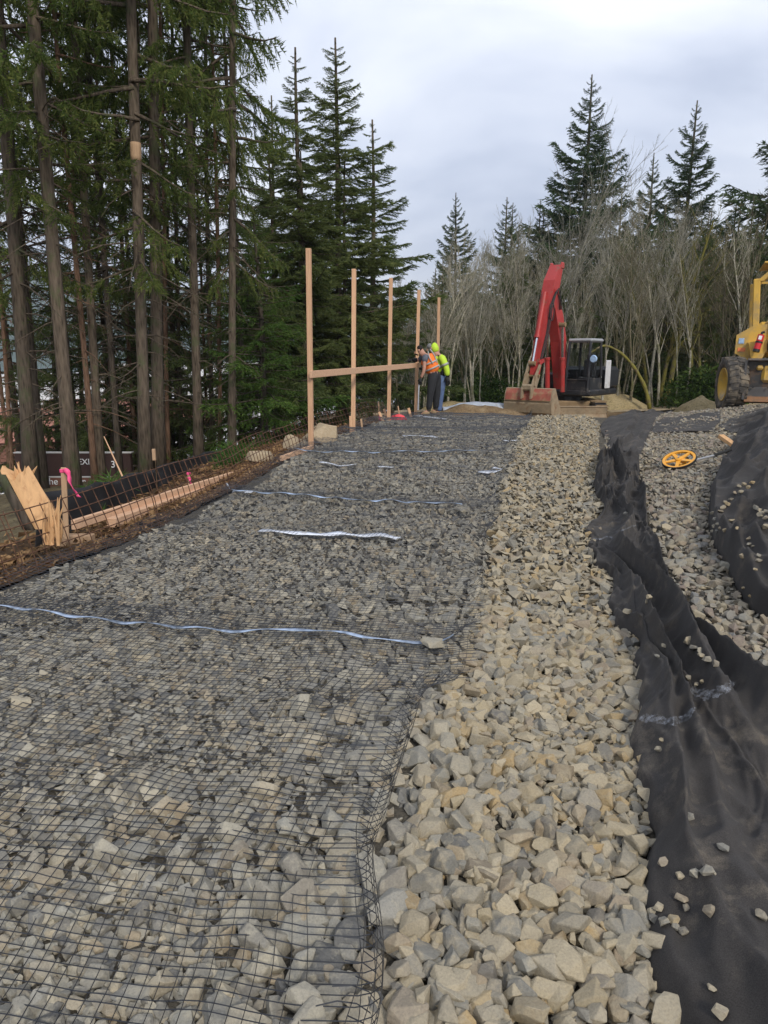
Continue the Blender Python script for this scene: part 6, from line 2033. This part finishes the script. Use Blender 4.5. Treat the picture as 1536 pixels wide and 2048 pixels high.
# worker bending over the rail, orange vest
J1 = dict(crown=(839, 697, 0), face=(836, 707, 0), head=(842, 706, 0), neck=(848, 712, 0), chest=(855, 719, 0), belly=(862, 735, 0), pelvis=(868, 751, 0),
          shN=(850, 716, -.19), elN=(848, 744, -.24), wrN=(842, 759, -.22), haN=(840, 770, -.22),
          shF=(852, 714, .18), elF=(836, 723, .22), wrF=(823, 722, .20), haF=(815, 725, .18),
          hipN=(866, 753, -.10), knN=(861, 790, -.12), anN=(857, 824, -.10), toN=(842, 832, -.12),
          hipF=(873, 753, .10), knF=(874, 789, .12), anF=(871, 822, .14), toF=(862, 829, .12))
t1, p1 = worker(16.3, (862, 832), 0, J1, 'worker in an orange safety vest and dark trousers bending over the rail', 'orange')
ks = ['pelvis', 'belly', 'chest', 'neck', 'head', 'crown', 'shN', 'elN', 'wrN', 'shF', 'elF', 'wrF', 'hipN', 'knN', 'anN', 'toN', 'hipF', 'knF', 'anF', 'toF', 'face']
ed = [('pelvis', 'belly'), ('belly', 'chest'), ('chest', 'neck'), ('neck', 'head'), ('head', 'crown'), ('chest', 'shN'), ('shN', 'elN'), ('elN', 'wrN'), ('chest', 'shF'), ('shF', 'elF'), ('elF', 'wrF'), ('pelvis', 'hipN'), ('hipN', 'knN'), ('knN', 'anN'), ('anN', 'toN'), ('pelvis', 'hipF'), ('hipF', 'knF'), ('knF', 'anF'), ('anF', 'toF'), ('head', 'face')]
rd = dict(pelvis=.10, belly=.10, chest=.12, neck=.058, head=.095, crown=.075, face=.055, shN=.052, elN=.044, wrN=.033, shF=.052, elF=.045, wrF=.033, hipN=.075, knN=.058, anN=.042, toN=.035, hipF=.075, knF=.058, anF=.042, toF=.035)
skin_mesh('body', [p1(k) for k in ks], [(ks.index(a), ks.index(b)) for a, b in ed], [rd[k] for k in ks], 'skin', t1)
mid = lambda p, a, b, f: p(a)*(1-f)+p(b)*f
limb(t1, 'trouser_leg', 'trousers_black', ['pelvis', 'hipN', mid(p1, 'hipN', 'knN', .5), 'knN', mid(p1, 'knN', 'anN', .6), p1('anN')+[0, 0, .0]], [.14, .125, .108, .09, .078, .078], p1)
limb(t1, 'trouser_leg', 'trousers_black', ['pelvis', 'hipF', mid(p1, 'hipF', 'knF', .5), 'knF', mid(p1, 'knF', 'anF', .6), p1('anF')+[0, 0, .0]], [.14, .125, .108, .09, .078, .078], p1)
limb(t1, 'tshirt', 'tee_grey', [p1('pelvis')+[-.02, 0, .03], 'belly', 'chest', p1('neck')+[.03, 0, -.02]], [.165, .155, .165, .085], p1)
limb(t1, 'sleeve', 'tee_grey', [mid(p1, 'chest', 'shN', .5), 'shN', mid(p1, 'shN', 'elN', .5)], [.09, .088, .072], p1)
limb(t1, 'sleeve', 'tee_grey', [mid(p1, 'chest', 'shF', .5), 'shF', 'elF'], [.09, .085, .062], p1)
limb(t1, 'vest', 'vest_orange', [mid(p1, 'pelvis', 'belly', .0), 'belly', mid(p1, 'belly', 'chest', .5), 'chest', mid(p1, 'chest', 'neck', .7)], [.190, .188, .196, .205, .13], p1)
def band(t, c, axis, r, h, mat='reflective', tilt=None, name='reflective_band'):
    a = np.array(axis, float); a /= np.linalg.norm(a)
    q = Vector((0, 0, 1)).rotation_difference(Vector(a)).to_matrix().to_4x4()
    m = MB(Matrix.Translation(Vector(c)) @ q)
    m.lathe([(r*.96, -h/2), (r, -h/2), (r, h/2), (r*.96, h/2)], 24)
    return m.build(name, MAT[mat], t, True)
ax = p1('chest')-p1('pelvis')
band(t1, mid(p1, 'pelvis', 'belly', .75), ax, .187, .035)
band(t1, mid(p1, 'belly', 'chest', .40), ax, .190, .035)
P = catmull(np.array([mid(p1, 'belly', 'chest', .35)+[.06, -.185, 0], mid(p1, 'belly', 'chest', .9)+[.03, -.20, .02], p1('chest')+[.0, -.16, .15]]), 10)
MB().tube(P, .015, 6).build('reflective_band', MAT['reflective'], t1)
P = catmull(np.array([mid(p1, 'belly', 'chest', .3)+[.15, -.10, .03], mid(p1, 'belly', 'chest', .9)+[.13, -.10, .10], p1('chest')+[.05, -.06, .20]]), 10)
MB().tube(P, .015, 6).build('reflective_band', MAT['reflective'], t1)
limb(t1, 'long_glove', 'glove_black', [mid(p1, 'elF', 'wrF', .0), mid(p1, 'elF', 'wrF', .5), 'wrF'], [.060, .055, .045], p1)
glove(t1, p1('wrF'), p1('haF')-p1('wrF'), (0, 0, 1))
glove(t1, p1('wrN'), p1('haN')-p1('wrN'), (0, 1, 0))
# hair and beard round the bowed head
limb(t1, 'hair', 'hair_dark', [p1('head')+[.015, 0, .03], p1('crown')+[0.0, 0, .005], p1('crown')+[-.05, 0, -.05]], [.100, .088, .06], p1)
limb(t1, 'beard', 'hair_dark', [p1('face')+[-.02, 0, -.035], p1('face')+[-.035, 0, -.075]], [.06, .045], p1)
def face(t, c, d, hatz=.0):
    d = np.array(d, float); d /= np.linalg.norm(d)
    s = np.cross(d, [0, 0, 1]); s /= np.linalg.norm(s); u = np.cross(s, d)
    MB().tube(np.array([c+u*.02+d*.0, c+d*.035-u*.015]), [.012, .018], 6).build('nose', MAT['skin'], t, True)
    for q in (-1, 1):
        MB().lathe([(.002, -.006), (.011, 0), (.002, .006)], 8, 'z', c+s*.03*q+u*.025+d*.004).build('eye', MAT['hair_dark'], t)
        MB().lathe([(.004, -.03), (.02, -.02), (.024, .0), (.02, .022), (.004, .03)], 8, 'z', c-d*.08+s*.095*q).build('ear', MAT['skin'], t, True)
    MB().box(c-u*.045+d*.005, (.012, .05, .01)).build('mouth', MAT['hair_dark'], t)
face(t1, p1('face')+[-.055, 0, 0], (-1, 0, -.55))
for a in ('N', 'F'):
    an, to = p1('an'+a), p1('to'+a)
    limb(t1, 'boot', 'boot_tan', [an+[.035, 0, -.055], an*.45+to*.55+[0, 0, -.015], to+[.01, 0, .0]], [.062, .058, .048], p1)
    limb(t1, 'boot_shaft', 'boot_dark', [an+[0, 0, .06], an+[.01, 0, -.03]], [.07, .066], p1)

# worker behind, lime hoodie
J2 = dict(crown=(864, 689, 0), face=(859, 700, 0), head=(865, 698, 0), neck=(870, 706, 0), chest=(876, 717, 0), belly=(880, 735, 0), pelvis=(882, 753, 0),
          shN=(884, 715, -.19), elN=(893, 738, -.20), wrN=(895, 753, -.20), haN=(896, 765, -.22),
          shF=(870, 714, .19), elF=(860, 732, .24), wrF=(848, 736, .24), haF=(842, 736, .22),
          hipN=(884, 756, -.10), knN=(881, 790, -.10), anN=(878, 822, -.10), toN=(868, 829, -.12),
          hipF=(877, 756, .10), knF=(873, 790, .12), anF=(872, 820, .12), toF=(863, 827, .12))
t2, p2 = worker(16.95, (876, 829), 0, J2, 'worker in a lime yellow hooded jacket and blue jeans behind the orange vest', 'lime')
skin_mesh('body', [p2(k) for k in ks], [(ks.index(a), ks.index(b)) for a, b in ed], [rd[k] for k in ks], 'skin', t2)
for a in ('N', 'F'):
    limb(t2, 'jeans_leg', 'denim', ['pelvis', 'hip'+a, mid(p2, 'hip'+a, 'kn'+a, .5), 'kn'+a, mid(p2, 'kn'+a, 'an'+a, .6), p2('an'+a)+[0, 0, -.02]], [.14, .125, .108, .088, .078, .08], p2)
limb(t2, 'jacket', 'hivis_lime', [mid(p2, 'pelvis', 'belly', .25), 'belly', 'chest', p2('neck')+[.03, 0, -.03]], [.175, .175, .185, .11], p2)
for a in ('N', 'F'):
    limb(t2, 'sleeve', 'hivis_lime', [mid(p2, 'chest', 'sh'+a, .5), 'sh'+a, mid(p2, 'sh'+a, 'el'+a, .5), 'el'+a, 'wr'+a], [.10, .098, .088, .080, .066], p2)
    glove(t2, p2('wr'+a), p2('ha'+a)-p2('wr'+a), (0, 1, 0) if a == 'N' else (0, 0, 1), s=1.35)
band(t2, mid(p2, 'shN', 'elN', .62), p2('elN')-p2('shN'), .094, .05)
band(t2, mid(p2, 'belly', 'chest', .1), p2('chest')-p2('pelvis'), .190, .05)
limb(t2, 'side_panel', 'cab_black', [p2('pelvis')+[.03, -.11, -.01], mid(p2, 'pelvis', 'belly', .9)+[.05, -.12, 0]], [.06, .06], p2)
limb(t2, 'hood', 'hivis_lime', [p2('neck')+[.03, 0, .0], p2('head')+[.045, 0, .02], p2('crown')+[.035, 0, -.02], p2('crown')+[-.01, 0, .0]], [.105, .112, .100, .07], p2)
limb(t2, 'cap', 'cap_grey', [p2('crown')+[-.005, 0, -.03], p2('crown')+[-.07, 0, -.045], p2('crown')+[-.13, 0, -.07]], [.092, .07, .03], p2)
face(t2, p2('face')+[-.04, 0, 0], (-1, 0, -.4))
for a in ('N', 'F'):
    an, to = p2('an'+a), p2('to'+a)
    limb(t2, 'boot', 'boot_tan', [an+[.035, 0, -.055], an*.45+to*.55+[0, 0, -.015], to+[.01, 0, .0]], [.062, .058, .048], p2)

# ------------------------------------------------------------------ the air: an even haze round the whole place
hz = bpy.data.materials.new('haze_air'); hz.use_nodes = True
ht = hz.node_tree
for n in list(ht.nodes):
    if n.type != 'OUTPUT_MATERIAL': ht.nodes.remove(n)
pv = ht.nodes.new('ShaderNodeVolumePrincipled')
pv.inputs['Color'].default_value = (0.86, 0.91, 0.97, 1)
pv.inputs['Density'].default_value = HAZE
ht.links.new(pv.outputs['Volume'], ht.nodes['Material Output'].inputs['Volume'])
hb_ = MB().box((0, 2600, 150), (9400, 6200, 330)).build('haze', hz)
tag(hb_, 'thin pale air haze over the whole place', kind='stuff')
